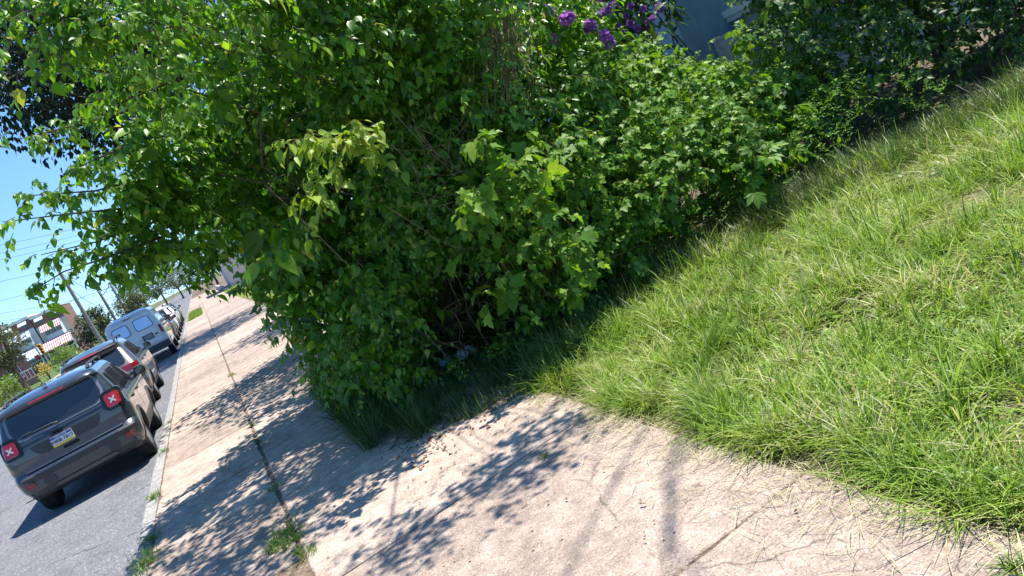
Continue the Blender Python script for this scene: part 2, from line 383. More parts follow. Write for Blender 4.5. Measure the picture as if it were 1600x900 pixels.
# clover and broad leaved weeds between the blades
C4 = lawn_points(900); C4 = C4[patch_noise(C4, 1.9, 4.0) > .55]; kk = 9; n_ = len(C4)*kk
Pw = np.repeat(C4, kk, 0)+rng.normal(0, .035, (n_, 3))*[1, 1, 0]; Pw[:, 2] += rng.uniform(.02, .085, n_); aw = rng.uniform(0, 6.283, n_)
_tv = np.array([(0, 0, 0), (-.24, .3, .04), (0, .4, 0), (.24, .3, .04), (-.2, .75, .03), (0, .8, -.02), (.2, .75, .03), (0, 1, -.08)]); _tf = np.array([(0, 2, 1), (0, 3, 2), (1, 2, 5), (1, 5, 4), (2, 3, 6), (2, 6, 5), (4, 5, 7), (5, 6, 7)])
def _norm(a): return a/np.maximum(np.linalg.norm(a, axis=-1, keepdims=True), 1e-9)
Dw = _norm(np.stack([np.cos(aw), np.sin(aw), rng.normal(.15, .25, n_)], 1)); Xw = _norm(np.cross(Dw, np.array([0, 0, 1.])+rng.normal(0, .25, (n_, 3)))); Nw = np.cross(Xw, Dw); sw = rng.uniform(.025, .075, n_)
Vw = Pw[:, None]+sw[:, None, None]*(_tv[None, :, 0:1]*Xw[:, None]+_tv[None, :, 1:2]*Dw[:, None]+_tv[None, :, 2:3]*Nw[:, None])
tag(link('lawn_weeds', mesh_np('lawn_weeds', Vw.reshape(-1, 3), (np.arange(n_)[:, None, None]*8+_tf[None]).reshape(-1, 3)), m_weed), 'clover and broad leaved weeds scattered through the lawn grass', 'weeds', kind='stuff')
# dry clippings strewn over the concrete along the lawn
n = 1500; y = rng.uniform(.6, 5.6, n); x = 2.0-np.abs(rng.normal(0, .22, n))-(rng.random(n) < .22)*rng.uniform(0, .75, n)*np.clip((4.6-y)/3, 0, 1)
P = np.stack([x, y, np.full(n, .004)], 1)
V, F = blades(P, rng.uniform(.05, .2, n), rng.normal(2.6, .9, n), rng.uniform(.9, 1.4, n), rng.uniform(.0018, .0035, n), curl=.9)
V[:, 2] = np.minimum(V[:, 2], .03)
tag(link('dry_clippings', mesh_np('dry_clippings', V, F), m_straw), 'straw coloured grass clippings scattered over the concrete by the lawn', 'grass clippings', kind='stuff')
# green blades flopping over the lawn edge
# long grass below the hedge, spilling over the sidewalk
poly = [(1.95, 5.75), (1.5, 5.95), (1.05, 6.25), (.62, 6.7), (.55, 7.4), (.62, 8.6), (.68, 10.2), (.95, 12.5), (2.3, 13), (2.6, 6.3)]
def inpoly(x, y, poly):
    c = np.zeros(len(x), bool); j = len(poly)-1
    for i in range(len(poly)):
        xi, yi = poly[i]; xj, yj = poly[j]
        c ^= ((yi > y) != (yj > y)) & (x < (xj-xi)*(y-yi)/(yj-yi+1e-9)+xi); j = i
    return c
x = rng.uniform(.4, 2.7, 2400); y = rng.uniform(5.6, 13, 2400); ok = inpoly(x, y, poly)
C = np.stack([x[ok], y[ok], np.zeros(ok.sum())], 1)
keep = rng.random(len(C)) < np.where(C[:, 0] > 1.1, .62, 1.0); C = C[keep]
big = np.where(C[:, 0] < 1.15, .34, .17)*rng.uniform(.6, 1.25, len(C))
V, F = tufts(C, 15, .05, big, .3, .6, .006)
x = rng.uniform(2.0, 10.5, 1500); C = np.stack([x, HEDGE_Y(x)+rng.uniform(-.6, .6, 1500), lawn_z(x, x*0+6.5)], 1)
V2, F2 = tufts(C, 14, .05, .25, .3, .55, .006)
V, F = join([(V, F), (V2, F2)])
tag(link('long_grass', mesh_np('long_grass', V, F), m_shadegrass), 'long unmown grass at the foot of the hedge, its shade painted in as darker green', 'grass', kind='stuff')
# ================================================================== PLANTS
def nrm(a): return a/np.maximum(np.linalg.norm(a, axis=-1, keepdims=True), 1e-9)
def tpl_ovate(w=.36, tip=.25, fold=.10, curl=.16):
    rows = [(.0, .10), (.14, .82), (.38, 1.0), (.66, .66), (.86, .26)]
    V = []; 
    for t, q in rows:
        z = -curl*t*t
        V += [(-w*q, t, z+fold*q), (0, t, z), (w*q, t, z+fold*q)]
    V.append((0, 1.0+tip*.2, -curl*1.1)); F = []
    for i in range(len(rows)-1):
        a = i*3
        for k in (0, 1): F += [(a+k, a+k+1, a+k+4), (a+k, a+k+4, a+k+3)]
    a = (len(rows)-1)*3; F += [(a, a+1, a+3), (a+1, a+2, a+3)]
    # open edge at the base is closed by the first narrow row
    return np.array(V), np.array(F)
def tpl_lobed(curl=.18):
    out = [(0, 0), (.20, -.06), (.40, .06), (.34, .22), (.52, .36), (.50, .48), (.27, .50), (.26, .64), (.20, .78), (0, 1.05)]
    L = [(-x, y) for x, y in out[1:-1]][::-1]
    P = out+L; V = [(0, .30, -.02)]
    for x, y in P: V.append((x, y, .16*abs(x)-curl*y*y))
    n = len(P); F = [(0, 1+i, 1+(i+1) % n) for i in range(n)]
    return np.array(V), np.array(F)
def tpl_palm():
    V = []; F = []
    for a, l in ((-1.25, .62), (-.62, .88), (0, 1.0), (.62, .88), (1.25, .62)):
        d = np.array([math.sin(a), math.cos(a)]); s = np.array([d[1], -d[0]]); b = len(V)
        for t, q in ((.02, .0), (.35, .13), (.65, .19), (1, 0)):
            z = -.22*(t*l)**2+.03
            c = d*t*l
            if q == 0: V.append((c[0], c[1], z))
            else: V += [(c[0]-s[0]*q*l, c[1]-s[1]*q*l, z+.05), (c[0], c[1], z), (c[0]+s[0]*q*l, c[1]+s[1]*q*l, z+.05)]
        F += [(b, b+2, b+1), (b, b+3, b+2), (b+1, b+2, b+5), (b+1, b+5, b+4), (b+2, b+3, b+6), (b+2, b+6, b+5), (b+4, b+5, b+7), (b+5, b+6, b+7)]
    return np.array(V), np.array(F)
def tpl_simple(w=.3):
    return np.array([(0, 0, 0), (-w, .45, .08), (0, .5, 0), (w, .45, .08), (0, 1, -.12)]), np.array([(0, 2, 1), (0, 3, 2), (1, 2, 4), (2, 3, 4)])
OVATE, LOBED, PALM, SIMPLE = tpl_ovate(w=.31), tpl_lobed(), tpl_palm(), tpl_simple()
LANCE = tpl_ovate(w=.2, fold=.05, curl=.25)
def place(tpl, P, D, N, Sz):
    TV, TF = tpl; D = nrm(D); X = nrm(np.cross(D, N)); Nn = np.cross(X, D)
    V = P[:, None, :]+Sz[:, None, None]*(TV[None, :, 0:1]*X[:, None, :]+TV[None, :, 1:2]*D[:, None, :]+TV[None, :, 2:3]*Nn[:, None, :])
    n = len(P); F = (np.arange(n)[:, None, None]*len(TV)+TF[None]).reshape(-1, 3)
    return V.reshape(-1, 3), F
UP = np.array([0, 0, 1.])
def sprays(Pt, Dr, L, k, size, tpl, droop=.35, out=None, hang=.5, face=.8, sway=.35, twig=.0028):
    """leafy shoots: start, direction, length (arrays) -> leaves and twigs"""
    n = len(Pt); Dr = nrm(Dr)
    t = (np.arange(k)+.6)/k
    t = t[None, :]*np.ones((n, 1))+rng.normal(0, .03, (n, k)); t[:, -1] = 1
    pos = Pt[:, None]+Dr[:, None]*(L[:, None]*t)[..., None]; pos[..., 2] -= droop*L[:, None]*t*t
    tw = nrm(Dr[:, None]-UP*(2*droop*t)[..., None])
    side = nrm(np.cross(tw, UP+rng.normal(0, .25, (n, 1, 3))))
    sg = np.where(np.arange(k) % 2 == 0, 1., -1.)[None, :, None]
    last = (np.arange(k) == k-1)[None, :, None]
    D = .5*tw+sg*side*np.where(last, .1, .95)-UP*hang+rng.normal(0, sway, (n, k, 3))
    if out is None: out = Dr
    N = UP*.75+out[:, None]*face+rng.normal(0, .42, (n, k, 3))
    s = (size if np.ndim(size) else np.full(n, size))[:, None]*np.exp(rng.normal(0, .32, (n, k)))*np.where(t > .85, .75, 1.0)
    pet = pos+nrm(D)*s[..., None]*.18
    V, F = place(tpl, pet.reshape(-1, 3), D.reshape(-1, 3), N.reshape(-1, 3), s.ravel())
    # twigs: 3-sided, three joints
    ts = np.array([0, .4, .75, 1.0]); tp = Pt[:, None]+Dr[:, None]*(L[:, None]*ts)[..., None]; tp[..., 2] -= droop*L[:, None]*ts**2
    a = nrm(np.cross(Dr, UP+.01)); b = np.cross(Dr, a); ring = []
    rr = twig*np.array([1.3, 1.0, .7, .35])
    for q in range(3):
        an = 2*math.pi*q/3; ring.append((a*math.cos(an)+b*math.sin(an))[:, None, :]*rr[None, :, None]+tp)
    TVv = np.stack(ring, 2).reshape(n, 12, 3)
    f = []
    for i in range(3):
        for q in range(3):
            a0, a1 = i*3+q, i*3+(q+1) % 3; f += [(a0, a1, a1+3), (a0, a1+3, a0+3)]
    TF = (np.arange(n)[:, None, None]*12+np.array(f)[None]).reshape(-1, 3)
    return (V, F), (TVv.reshape(-1, 3), TF)
def clump_sprays(C, Rr, per, L, k, size, tpl, bias=(0, -.4, .25), dens=1.0, inner=.45, **kw):
    """shoots springing outward from inside every clump (C (n,3), Rr radius)"""
    cnt = np.maximum(3, (per*(Rr/.4)**2*dens)).astype(int); idx = np.repeat(np.arange(len(C)), cnt); n = len(idx)
    o = nrm(rng.normal(0, 1, (n, 3))+np.array(bias))
    st = C[idx]+o*(Rr[idx]*rng.uniform(inner, .85, n))[:, None]
    dr = nrm(o+.45*rng.normal(0, 1, (n, 3))+np.array([0, 0, .15]))
    return sprays(st, dr, L*rng.uniform(.55, 1.3, n), k, size*np.clip(C[idx, 1]/8.2, .72, 1.1)*np.exp(rng.normal(0, .15, n)), tpl, out=nrm(o+np.array([0, -.35, .1])), **kw)
def px_clumps(poly, depth, r, step, holes=(), jit=.35):
    """clump centres spread over an area of the view, each set at its own distance"""
    xs = [p[0] for p in poly]; ys = [p[1] for p in poly]; out = []
    for x in np.arange(min(xs), max(xs), step):
        for y in np.arange(min(ys), max(ys), step):
            px, py = x+rng.uniform(-jit, jit)*step, y+rng.uniform(-jit, jit)*step
            if not inpoly(np.array([px]), np.array([py]), poly)[0]: continue
            if any((px-h[0])**2/h[2]**2+(py-h[1])**2/h[3]**2 < 1 for h in holes): continue
            q = at(px, py, depth(px, py)+rng.normal(0, .18)); 
            if q[2] < .12: q[2] = .12+rng.uniform(0, .1)
            out.append((*q, r*rng.uniform(.75, 1.2)*(max(1, q[1]/8.5))))
    a = np.array(out); return a[:, :3], a[:, 3]
def path_sprays(path, nn, rad, L, k, size, tpl, **kw):
    """a bough of the photo: polyline (px, py, Y); shoots along it"""
    P = np.array([at(*p) for p in path]); seg = np.linalg.norm(np.diff(P, axis=0), axis=1); cum = np.concatenate([[0], np.cumsum(seg)])
    t = rng.uniform(.05, 1, nn)*cum[-1]; Q = np.stack([np.interp(t, cum, P[:, i]) for i in range(3)], 1)+rng.normal(0, rad, (nn, 3))
    T = nrm(np.stack([np.interp(t+.1, cum, P[:, i]) for i in range(3)], 1)-np.stack([np.interp(t-.1, cum, P[:, i]) for i in range(3)], 1))
    return sprays(Q, T+.6*rng.normal(0, 1, (nn, 3))+np.array([0, 0, .1]), L*rng.uniform(.6, 1.3, nn), k, size, tpl, out=nrm(np.array([0, -.7, .35])+.5*rng.normal(0, 1, (nn, 3))), **kw), [tuple(p) for p in P]
def bough(mb, a, b, r0, r1, sag=.0, wob=.08, n=7):
    a, b = np.array(a), np.array(b); pts = []
    l = np.linalg.norm(b-a)
    for i in range(n):
        t = i/(n-1); p = a+(b-a)*t; p[2] += math.sin(math.pi*t)*sag*l
        if 0 < i < n-1: p += rng.normal(0, wob*l/n*2, 3)
        pts.append(p)
    mb.tube(pts, list(np.linspace(r0, r1, n)), 6)
    return pts
m_bark = simple('bark', (.10, .075, .05), .9, noise=.45, nscale=25, bump=.6)
m_twig = simple('green brown twig', (.13, .10, .045), .8, noise=.3, nscale=14)
m_dead = simple('dead stem', (.20, .13, .075), .9, noise=.35, nscale=12)
m_leafA = leafmat('glossy heart shaped leaf', [(0, (.055, .15, .012)), (.4, (.095, .24, .016)), (.75, (.155, .33, .022)), (.96, (.26, .42, .04)), (1, (.38, .36, .06))], trans=.5, tint=(1.45, 1.45, .5), rough=.37, spec=.5)
m_leafB = leafmat('mulberry leaf', [(0, (.08, .19, .014)), (.5, (.15, .30, .024)), (.85, (.22, .38, .035)), (1, (.32, .44, .06))], trans=.45, tint=(1.3, 1.25, .5), rough=.5, spec=.35)
m_leafV = leafmat('creeper leaf', [(0, (.06, .155, .012)), (.5, (.115, .26, .02)), (.85, (.18, .34, .03)), (1, (.30, .42, .06))], trans=.42, tint=(1.3, 1.25, .5), rough=.5, spec=.33)
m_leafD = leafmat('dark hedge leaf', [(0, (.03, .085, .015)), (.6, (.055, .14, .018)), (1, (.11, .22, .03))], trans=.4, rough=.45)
m_leafY0 = leafmat('young yellow green leaf', [(0, (.16, .30, .025)), (.5, (.26, .40, .04)), (1, (.40, .48, .08))], trans=.45, tint=(1.3, 1.2, .5), rough=.45, spec=.35)
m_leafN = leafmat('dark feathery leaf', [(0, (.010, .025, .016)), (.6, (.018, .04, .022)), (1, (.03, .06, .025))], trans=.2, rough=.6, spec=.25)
def crown(name, parts, mat_, parent, tw=None):
    V, F = join(parts+(tw or [])); o = link(name, mesh_np(name, V, F), [mat_, m_twig], parent)
    if tw:
        n0 = sum(len(f) for v, f in parts); mi = np.zeros(len(o.data.polygons), np.int32); mi[n0:] = 1; o.data.polygons.foreach_set('material_index', mi)
    return o

# ---- the big overgrown tree at the corner of the hedge
tree = empty('overgrown_tree', (2.25, 8.6, -.03))
tag(tree, 'tall overgrown mulberry tree with glossy leaves leaning over the shaded sidewalk', 'tree')
OFF = -np.array(tree.location)
def dA(x, y):
    far = np.interp(x, [-200, 150, 300, 420, 540, 640, 760], [7.3, 8.0, 9.0, 9.4, 7.9, 7.2, 6.9]); near = np.interp(x, [-200, 200, 450, 760], [6.0, 6.4, 7.0, 6.9])
    return far+(near-far)*np.clip((230-y)/190, 0, 1)
polyA = [(60, -50), (340, -60), (420, -190), (760, -190), (760, 60), (700, 230), (640, 330), (640, 470), (590, 560), (550, 610), (520, 610), (480, 540), (455, 470), (400, 430), (330, 385), (270, 390), (215, 360), (190, 300), (165, 230), (150, 120), (90, 60), (20, -60)]
HOLE = [(715, 480, 95, 105), (735, 545, 80, 65), (640, 170, 40, 60)]
CA, RA = px_clumps(polyA, dA, .36, 50, HOLE)
_k = (rng.random(len(CA)) < .42) | (CA[:, 1] > 8.2) | (CA[:, 0] > 1.9); CA, RA = CA[_k], RA[_k]
CA2, RA2 = px_clumps([(300, -150), (760, -190), (760, 60), (700, 230), (640, 330), (640, 470), (590, 560), (550, 610), (520, 600), (480, 500), (400, 400), (320, 330), (280, 200)], lambda x, y: dA(x, y)+1.0, .5, 85, HOLE[:2])
CA3, RA3 = px_clumps([(430, -150), (760, -190), (760, 200), (620, 560), (560, 600), (490, 480), (420, 410), (390, 330)], lambda x, y: dA(x, y)+2.0, .6, 110)
COV = np.concatenate([np.stack([rng.uniform(1.7, 3.4, 17), rng.uniform(4.75, 5.5, 17), rng.uniform(3.9, 4.7, 17)], 1), np.stack([rng.uniform(.2, 1.4, 12), rng.uniform(5.6, 6.6, 12), rng.uniform(3.6, 4.3, 12)], 1)]); ROV = rng.uniform(.25, .38, len(COV))
lv, tw = [], []
for (C_, R__, per) in ((COV, ROV, 17), (CA, RA, 25), (CA2, RA2, 22), (CA3, RA3, 17)):
    (a, b) = clump_sprays(C_, R__, per, .32, 9, .086, OVATE, droop=.35, hang=.75, face=.9); lv.append(a); tw.append(b)
limbs = MB()
BR = [([(330, 290, 11.2), (200, 325, 11.8), (100, 335, 12.1), (4, 347, 12.3)], 62, .12), ([(260, 270, 11.4), (150, 298, 11.8), (40, 306, 12)], 40, .11),
      ([(300, 330, 11), (230, 350, 11.4), (150, 378, 11.8), (64, 398, 12)], 48, .12), ([(280, 360, 11), (200, 390, 11.4), (150, 408, 11.8), (100, 424, 12), (58, 450, 12)], 66, .10),
      ([(300, 380, 10.8), (240, 395, 11.2), (180, 420, 11.5)], 34, .12), ([(330, 380, 9.6), (270, 408, 9.4), (215, 424, 9.2)], 30, .1), ([(260, 200, 10.5), (170, 240, 11), (105, 268, 11.2)], 40, .12),
      ([(240, 160, 8.2), (140, 190, 7.8), (28, 218, 7.4)], 24, .06), ([(250, 60, 6.8), (120, 30, 6.3), (-10, 10, 6)], 32, .10), ([(260, 130, 7.4), (190, 160, 7.6), (120, 150, 7.6)], 30, .12),
      ([(200, 60, 6.8), (90, 80, 6.2), (5, 128, 5.9)], 36, .09), ([(240, -60, 6.6), (100, -40, 6.2), (-30, -20, 6)], 40, .14), ([(160, 0, 6.6), (60, 50, 6.2), (-20, 70, 6)], 14, .07),
      ([(450, 390, 9.2), (430, 420, 8.8), (395, 445, 8.6)], 24, .08), ([(470, 420, 9), (455, 460, 8.6), (458, 500, 8.4)], 30, .09), ([(500, 480, 9.2), (482, 530, 9), (490, 580, 8.9)], 30, .1), ([(530, 560, 8.6), (520, 600, 8.3), (535, 640, 8.1)], 30, .1),
      ([(230, 120, 7.4), (150, 110, 7), (110, 60, 6.8)], 30, .1), ([(350, 395, 9.2), (300, 428, 8.8), (322, 436, 8.6)], 18, .08)]
for path, nn, rad in BR:
    fl = path[0][2] > 9.5; path = [(x, y, dA(x, y) if Y > 9.5 else Y) for x, y, Y in path]; rad = rad*(.5 if fl else .8); nn = int(nn*(.75 if fl else 1))
    (a, b), P = path_sprays(path, nn, rad, .17, 7, .07 if fl else .064, OVATE, hang=.95, droop=.5, face=.7); lv.append(a); tw.append(b)
    limbs.tube(P, list(np.linspace(.014, .004, len(P))), 5)
def shade_spray(path, nn, rad, L, k, size, tpl, **kw):
    (a, b), P = path_sprays(path, nn, rad, L, k, size, tpl, **kw); return a, b, P
trunk = MB(); base = np.array([2.25, 8.6, -.05])
tops = [np.array([1.5, 8.6, 2.2]), np.array([2.7, 8.7, 2.4]), np.array([2.2, 9.2, 2.6])]
for i, tp in enumerate(tops): bough(trunk, base+rng.normal(0, .08, 3)*[1, 1, 0], tp, .11, .06, wob=.05)
for c in COV[::3]: bough(limbs, tops[1], c, .012, .004, sag=.1, wob=.06)
for c in np.concatenate([CA[::7], CA2[::4]]):
    s = min(tops, key=lambda q: np.linalg.norm(q-c)); bough(limbs, s if c[2] > 1.4 else base+[0, 0, .4], c, .015, .005, sag=.12 if c[2] > 1.2 else .05, wob=.2)
for i in range(len(lv)): lv[i] = (lv[i][0]+OFF, lv[i][1])
for i in range(len(tw)): tw[i] = (tw[i][0]+OFF, tw[i][1])
def shift(mb, off): mb.V = [(v[0]+off[0], v[1]+off[1], v[2]+off[2]) for v in mb.V]; return mb
crown('crown', lv, m_leafA, tree, tw)
shift(trunk, OFF).build('trunk', m_bark, tree, smooth=True); shift(limbs, OFF).build('branch', m_bark, tree, smooth=True)

# ---- the hedge behind the lawn: tall mixed bush with a dark hollow at its foot
bush = empty('hedge_bush', (3.2, 7.6, -.03)); OFF = -np.array(bush.location)
tag(bush, 'dense dark green bush with a hollow of bare stems at its foot', 'bush')
dB = lambda x, y: np.interp(x, [560, 700, 900, 1100], [7.3, 7.1, 7.0, 7.0])+np.interp(y, [0, 300, 560], [.25, .05, 0])
polyB = [(600, 120), (700, 0), (900, -100), (930, 60), (930, 200), (1000, 260), (1000, 400), (960, 460), (900, 500), (800, 540), (770, 545), (640, 560), (590, 600), (540, 610), (560, 480), (610, 380)]
holes = [(715, 480, 80, 92), (735, 545, 66, 55)]
CB, RB = px_clumps(polyB, dB, .27, 36, holes)
CB2, RB2 = px_clumps(polyB+[], lambda x, y: dB(x, y)+1.0, .45, 58, [(715, 480, 85, 95), (740, 545, 70, 60)])
CB3, RB3 = px_clumps([(560, 100), (700, -120), (960, -120), (1010, 400), (900, 470), (760, 480), (640, 520), (560, 560)], lambda x, y: dB(x, y)+2.2, .6, 80)
lv, tw = [], []
a, b = clump_sprays(CB, RB, 26, .24, 9, .068, OVATE, droop=.35, hang=.75, face=1.05); lv.append(a); tw.append(b)
HC, HR = px_clumps([(620, 380), (820, 380), (840, 500), (760, 570), (650, 560)], lambda x, y: 9.4, .5, 40); CB3 = np.concatenate([CB3, HC]); RB3 = np.concatenate([RB3, HR])
a, b = clump_sprays(CB3, RB3, 18, .3, 7, .12, OVATE, droop=.3, hang=.6, face=1.0); lv.append(a); tw.append(b)
a, b = clump_sprays(CB2, RB2, 20, .3, 8, .09, OVATE, droop=.3, hang=.6, face=1.0); lv.append(a); tw.append(b)
YG = []
for path, nn, rad, L, sz in [([(620, 270, 6.6), (570, 215, 6.2), (510, 205, 6.0), (462, 225, 5.9)], 26, .035, .2, .08), ([(590, 240, 6.4), (545, 205, 6.1), (588, 190, 5.95)], 12, .03, .16, .08),
                         ([(540, 240, 6.3), (490, 270, 6.0), (478, 330, 5.9)], 20, .045, .16, .08), ([(470, 320, 7.0), (440, 360, 6.8), (428, 400, 6.6)], 12, .04, .2, .115), ([(470, 350, 7.0), (455, 385, 6.9)], 7, .04, .15, .12)]:
    (a, b), P = path_sprays(path, nn, rad, L, 6, sz, OVATE, droop=.4, hang=.7, face=.9); (YG if sz < .09 else lv).append(a); tw.append(b)
stems = MB()
for i in range(30):
    x0 = rng.uniform(1.7, 4.6); a0 = (x0, HEDGE_Y(x0)+rng.uniform(1.3, 2.2), 0); b0 = (x0+rng.normal(0, .5), a0[1]+rng.normal(.2, .3), rng.uniform(1.2, 2.6))
    bough(stems, a0, b0, rng.uniform(.008, .022), .004, wob=.09)
for i in range(60):
    q = at(rng.uniform(640, 790), rng.uniform(410, 570), rng.uniform(7.2, 8.2)); q[2] = max(q[2], .02)
    bough(stems, q, q+rng.normal(0, 1, 3)*[.35, .25, .35]+[0, 0, .12], .005, .002, wob=.12)
stems.V = [(v[0], v[1], max(v[2], -.02)) for v in stems.V]
for G_ in (lv, tw):
    for i in range(len(G_)): G_[i] = (G_[i][0]+OFF, G_[i][1])
for v, f in YG: tag(crown('young_shoot', [(v+OFF, f)], m_leafY0, bush), 'pale yellow green young shoot in the sun')
crown('crown', lv, m_leafA, bush, tw)
shift(stems, OFF).build('stem', m_dead, bush, smooth=True)
# tangle of dry brown vine hanging high in the bush
vine = empty('dry_vine', tuple(at(775, 170, 6.75))); OFF = -np.array(vine.location)
tag(vine, 'tangle of dry brown vine hanging in the dark bush below the purple flowers', 'vine')
vm = MB()
for i in range(70):
    x = rng.normal(775, 24); q0 = at(x+rng.normal(0, 8), rng.uniform(-20, 70), rng.normal(6.7, .1)); q1 = at(x+rng.normal(8, 22), rng.uniform(90, 190), rng.normal(6.62, .1))
    bough(vm, q0, q1, .004, .002, wob=.1)
for i in range(26):
    q0 = at(rng.uniform(600, 780), rng.uniform(160, 330), 6.75); q1 = at(rng.uniform(600, 790), rng.uniform(180, 420), 6.6)
    bough(vm, q0, q1, .004, .0015, sag=-.15, wob=.06)
shift(vm, OFF).build('stem', m_dead, vine, smooth=True)

# ---- young mulberry pushing out of the bush
mul = empty('mulberry_sapling', (2.9, 7.1, -.03)); OFF = -np.array(mul.location)
tag(mul, 'bright young mulberry shoots with lobed leaves pushing out of the dark bush', 'sapling')
lv, tw = [], []; ms = MB()
polyM = [(740, 220), (800, 205), (850, 240), (890, 330), (920, 420), (900, 440), (840, 420), (800, 470), (760, 500), (740, 400), (715, 300)]
CM, RM = px_clumps(polyM, lambda x, y: 6.35+.1*np.sin(x*.05), .15, 30)
a, b = clump_sprays(CM, RM, 26, .17, 6, .092, LOBED, droop=.35, hang=.6, face=.95); lv.append(a); tw.append(b)
for path, nn, rad, sz in [([(800, 330, 6.2), (775, 270, 6.1), (745, 215, 6.0)], 14, .03, .085), ([(790, 310, 6.1), (830, 290, 5.9), (850, 320, 5.85)], 10, .035, .09), ([(780, 300, 6.1), (800, 250, 5.9), (830, 260, 5.8)], 12, .04, .095),
                          ([(850, 360, 6.2), (895, 400, 6.0), (890, 465, 5.9)], 16, .04, .075), ([(870, 330, 6.2), (900, 360, 6.0), (925, 440, 5.95)], 12, .05, .07), ([(780, 300, 6.1), (740, 300, 5.9), (722, 320, 5.85)], 10, .03, .085)]:
    (a, b), P = path_sprays(path, nn, rad, .15, 5, sz, LOBED, droop=.4, hang=.6, face=.9); lv.append(a); tw.append(b); ms.tube(P, [.006, .004, .002], 5)
for c in CM[::3]: bough(ms, (2.9+rng.normal(0, .1), 7.1, -.03), c, .012, .004, wob=.08)
for G_ in (lv, tw):
    for i in range(len(G_)): G_[i] = (G_[i][0]+OFF, G_[i][1])
crown('crown', lv, m_leafB, mul, tw); shift(ms, OFF).build('stem', m_twig, mul, smooth=True)

# ---- sunlit vine mound, lower part of the hedge
vmound = empty('vine_mound', (4.6, 7.4, -.03)); OFF = -np.array(vmound.location)
tag(vmound, 'sunlit mound of small leaved vines spilling over the hedge beside the lawn', 'vine')
dV = lambda x, y: np.interp(y, [60, 120, 200, 300, 420], [8.3, 7.5, 6.85, 6.65, 6.75])
polyV = [(890, 120), (915, 70), (990, 88), (1060, 105), (1130, 130), (1160, 160), (1180, 230), (1130, 270), (1040, 300), (980, 400), (920, 420), (870, 330), (860, 220)]
CV, RV = px_clumps(polyV, dV, .24, 30)
CV2, RV2 = px_clumps(polyV, lambda x, y: dV(x, y)+.8, .42, 50)
CV3, RV3 = px_clumps([(900, 130), (1000, 120), (1130, 150), (1190, 210), (1180, 300), (1080, 330), (980, 420), (900, 420)], lambda x, y: dV(x, y)+1.7, .5, 60)
lv, tw = [], []
a, b = clump_sprays(CV, RV, 30, .22, 8, .062, LOBED, droop=.35, hang=.55, face=.7, bias=(0, -.4, .5)); lv.append(a); tw.append(b)
a, b = clump_sprays(CV3, RV3, 18, .3, 7, .1, OVATE, droop=.35, hang=.6, face=.9); lv.append(a); tw.append(b)
a, b = clump_sprays(CV2, RV2, 20, .25, 8, .07, LOBED, droop=.35, hang=.6, face=.9); lv.append(a); tw.append(b)
for path, nn in [([(1010, 150, 7.9), (1060, 110, 7.8), (1090, 85, 7.8)], 8), ([(930, 120, 7.6), (905, 60, 7.6), (960, 60, 7.7)], 14), ([(950, 110, 7.7), (1010, 90, 7.8)], 12)]:
    (a, b), P = path_sprays(path, nn, .05, .18, 6, .06, LOBED, droop=.3, hang=.5); lv.append(a); tw.append(b)
vs = MB()
for c in CV[::3]: bough(vs, (4.4+rng.normal(0, .5), 7.6, -.03), c, .008, .003, wob=.1)
for G_ in (lv, tw):
    for i in range(len(G_)): G_[i] = (G_[i][0]+OFF, G_[i][1])
crown('crown', lv, m_leafV, vmound, tw); shift(vs, OFF).build('stem', m_dead, vmound, smooth=True)

# ---- creeper with five-fingered leaves
cre = empty('creeper', (5.6, 7.0, -.03)); OFF = -np.array(cre.location)
tag(cre, 'creeper with five fingered leaves at the right end of the sunlit vine mound', 'creeper')
polyC = [(1100, 120), (1180, 100), (1290, 130), (1300, 180), (1250, 230), (1215, 290), (1170, 310), (1120, 280), (1090, 210)]
CC, RC = px_clumps(polyC, lambda x, y: np.interp(y, [100, 290], [7.4, 6.65]), .2, 36)
lv, tw = [], []
a, b = clump_sprays(CC, RC, 18, .2, 5, .12, PALM, droop=.4, hang=.5, face=1.0); lv.append(a); tw.append(b)
CC2, RC2 = px_clumps(polyC+[], lambda x, y: np.interp(y, [100, 290], [8.2, 7.4]), .4, 48)
a, b = clump_sprays(CC2, RC2, 18, .25, 6, .12, PALM, droop=.4, hang=.5, face=.9); lv.append(a); tw.append(b)
CC4, RC4 = px_clumps([(1130, 70), (1180, 20), (1300, -60), (1420, -60), (1440, 60), (1340, 130), (1290, 200), (1180, 120)], lambda x, y: np.interp(y, [-60, 200], [8.0, 7.2]), .26, 44)
a, b = clump_sprays(CC4, RC4, 19, .25, 8, .065, LOBED, droop=.35, hang=.55, face=.8, bias=(0, -.4, .45)); lv.append(a); tw.append(b)
CC5, RC5 = px_clumps([(1110, 90), (1135, 40), (1180, 20), (1190, 120)], lambda x, y: 8.6, .2, 30)
a, b = clump_sprays(CC5, RC5, 20, .28, 8, .06, LOBED, droop=.35, hang=.55, face=.8); lv.append(a); tw.append(b)
CC3, RC3 = px_clumps([(880, 420), (980, 390), (1010, 440), (930, 480), (880, 500)], lambda x, y: 6.75, .14, 36)
a, b = clump_sprays(CC3, RC3, 18, .18, 4, .11, PALM, droop=.4, hang=.5, face=1.0); lv.append(a); tw.append(b)
for G_ in (lv, tw):
    for i in range(len(G_)): G_[i] = (G_[i][0]+OFF, G_[i][1])
crown('crown', lv, m_leafV, cre, tw)

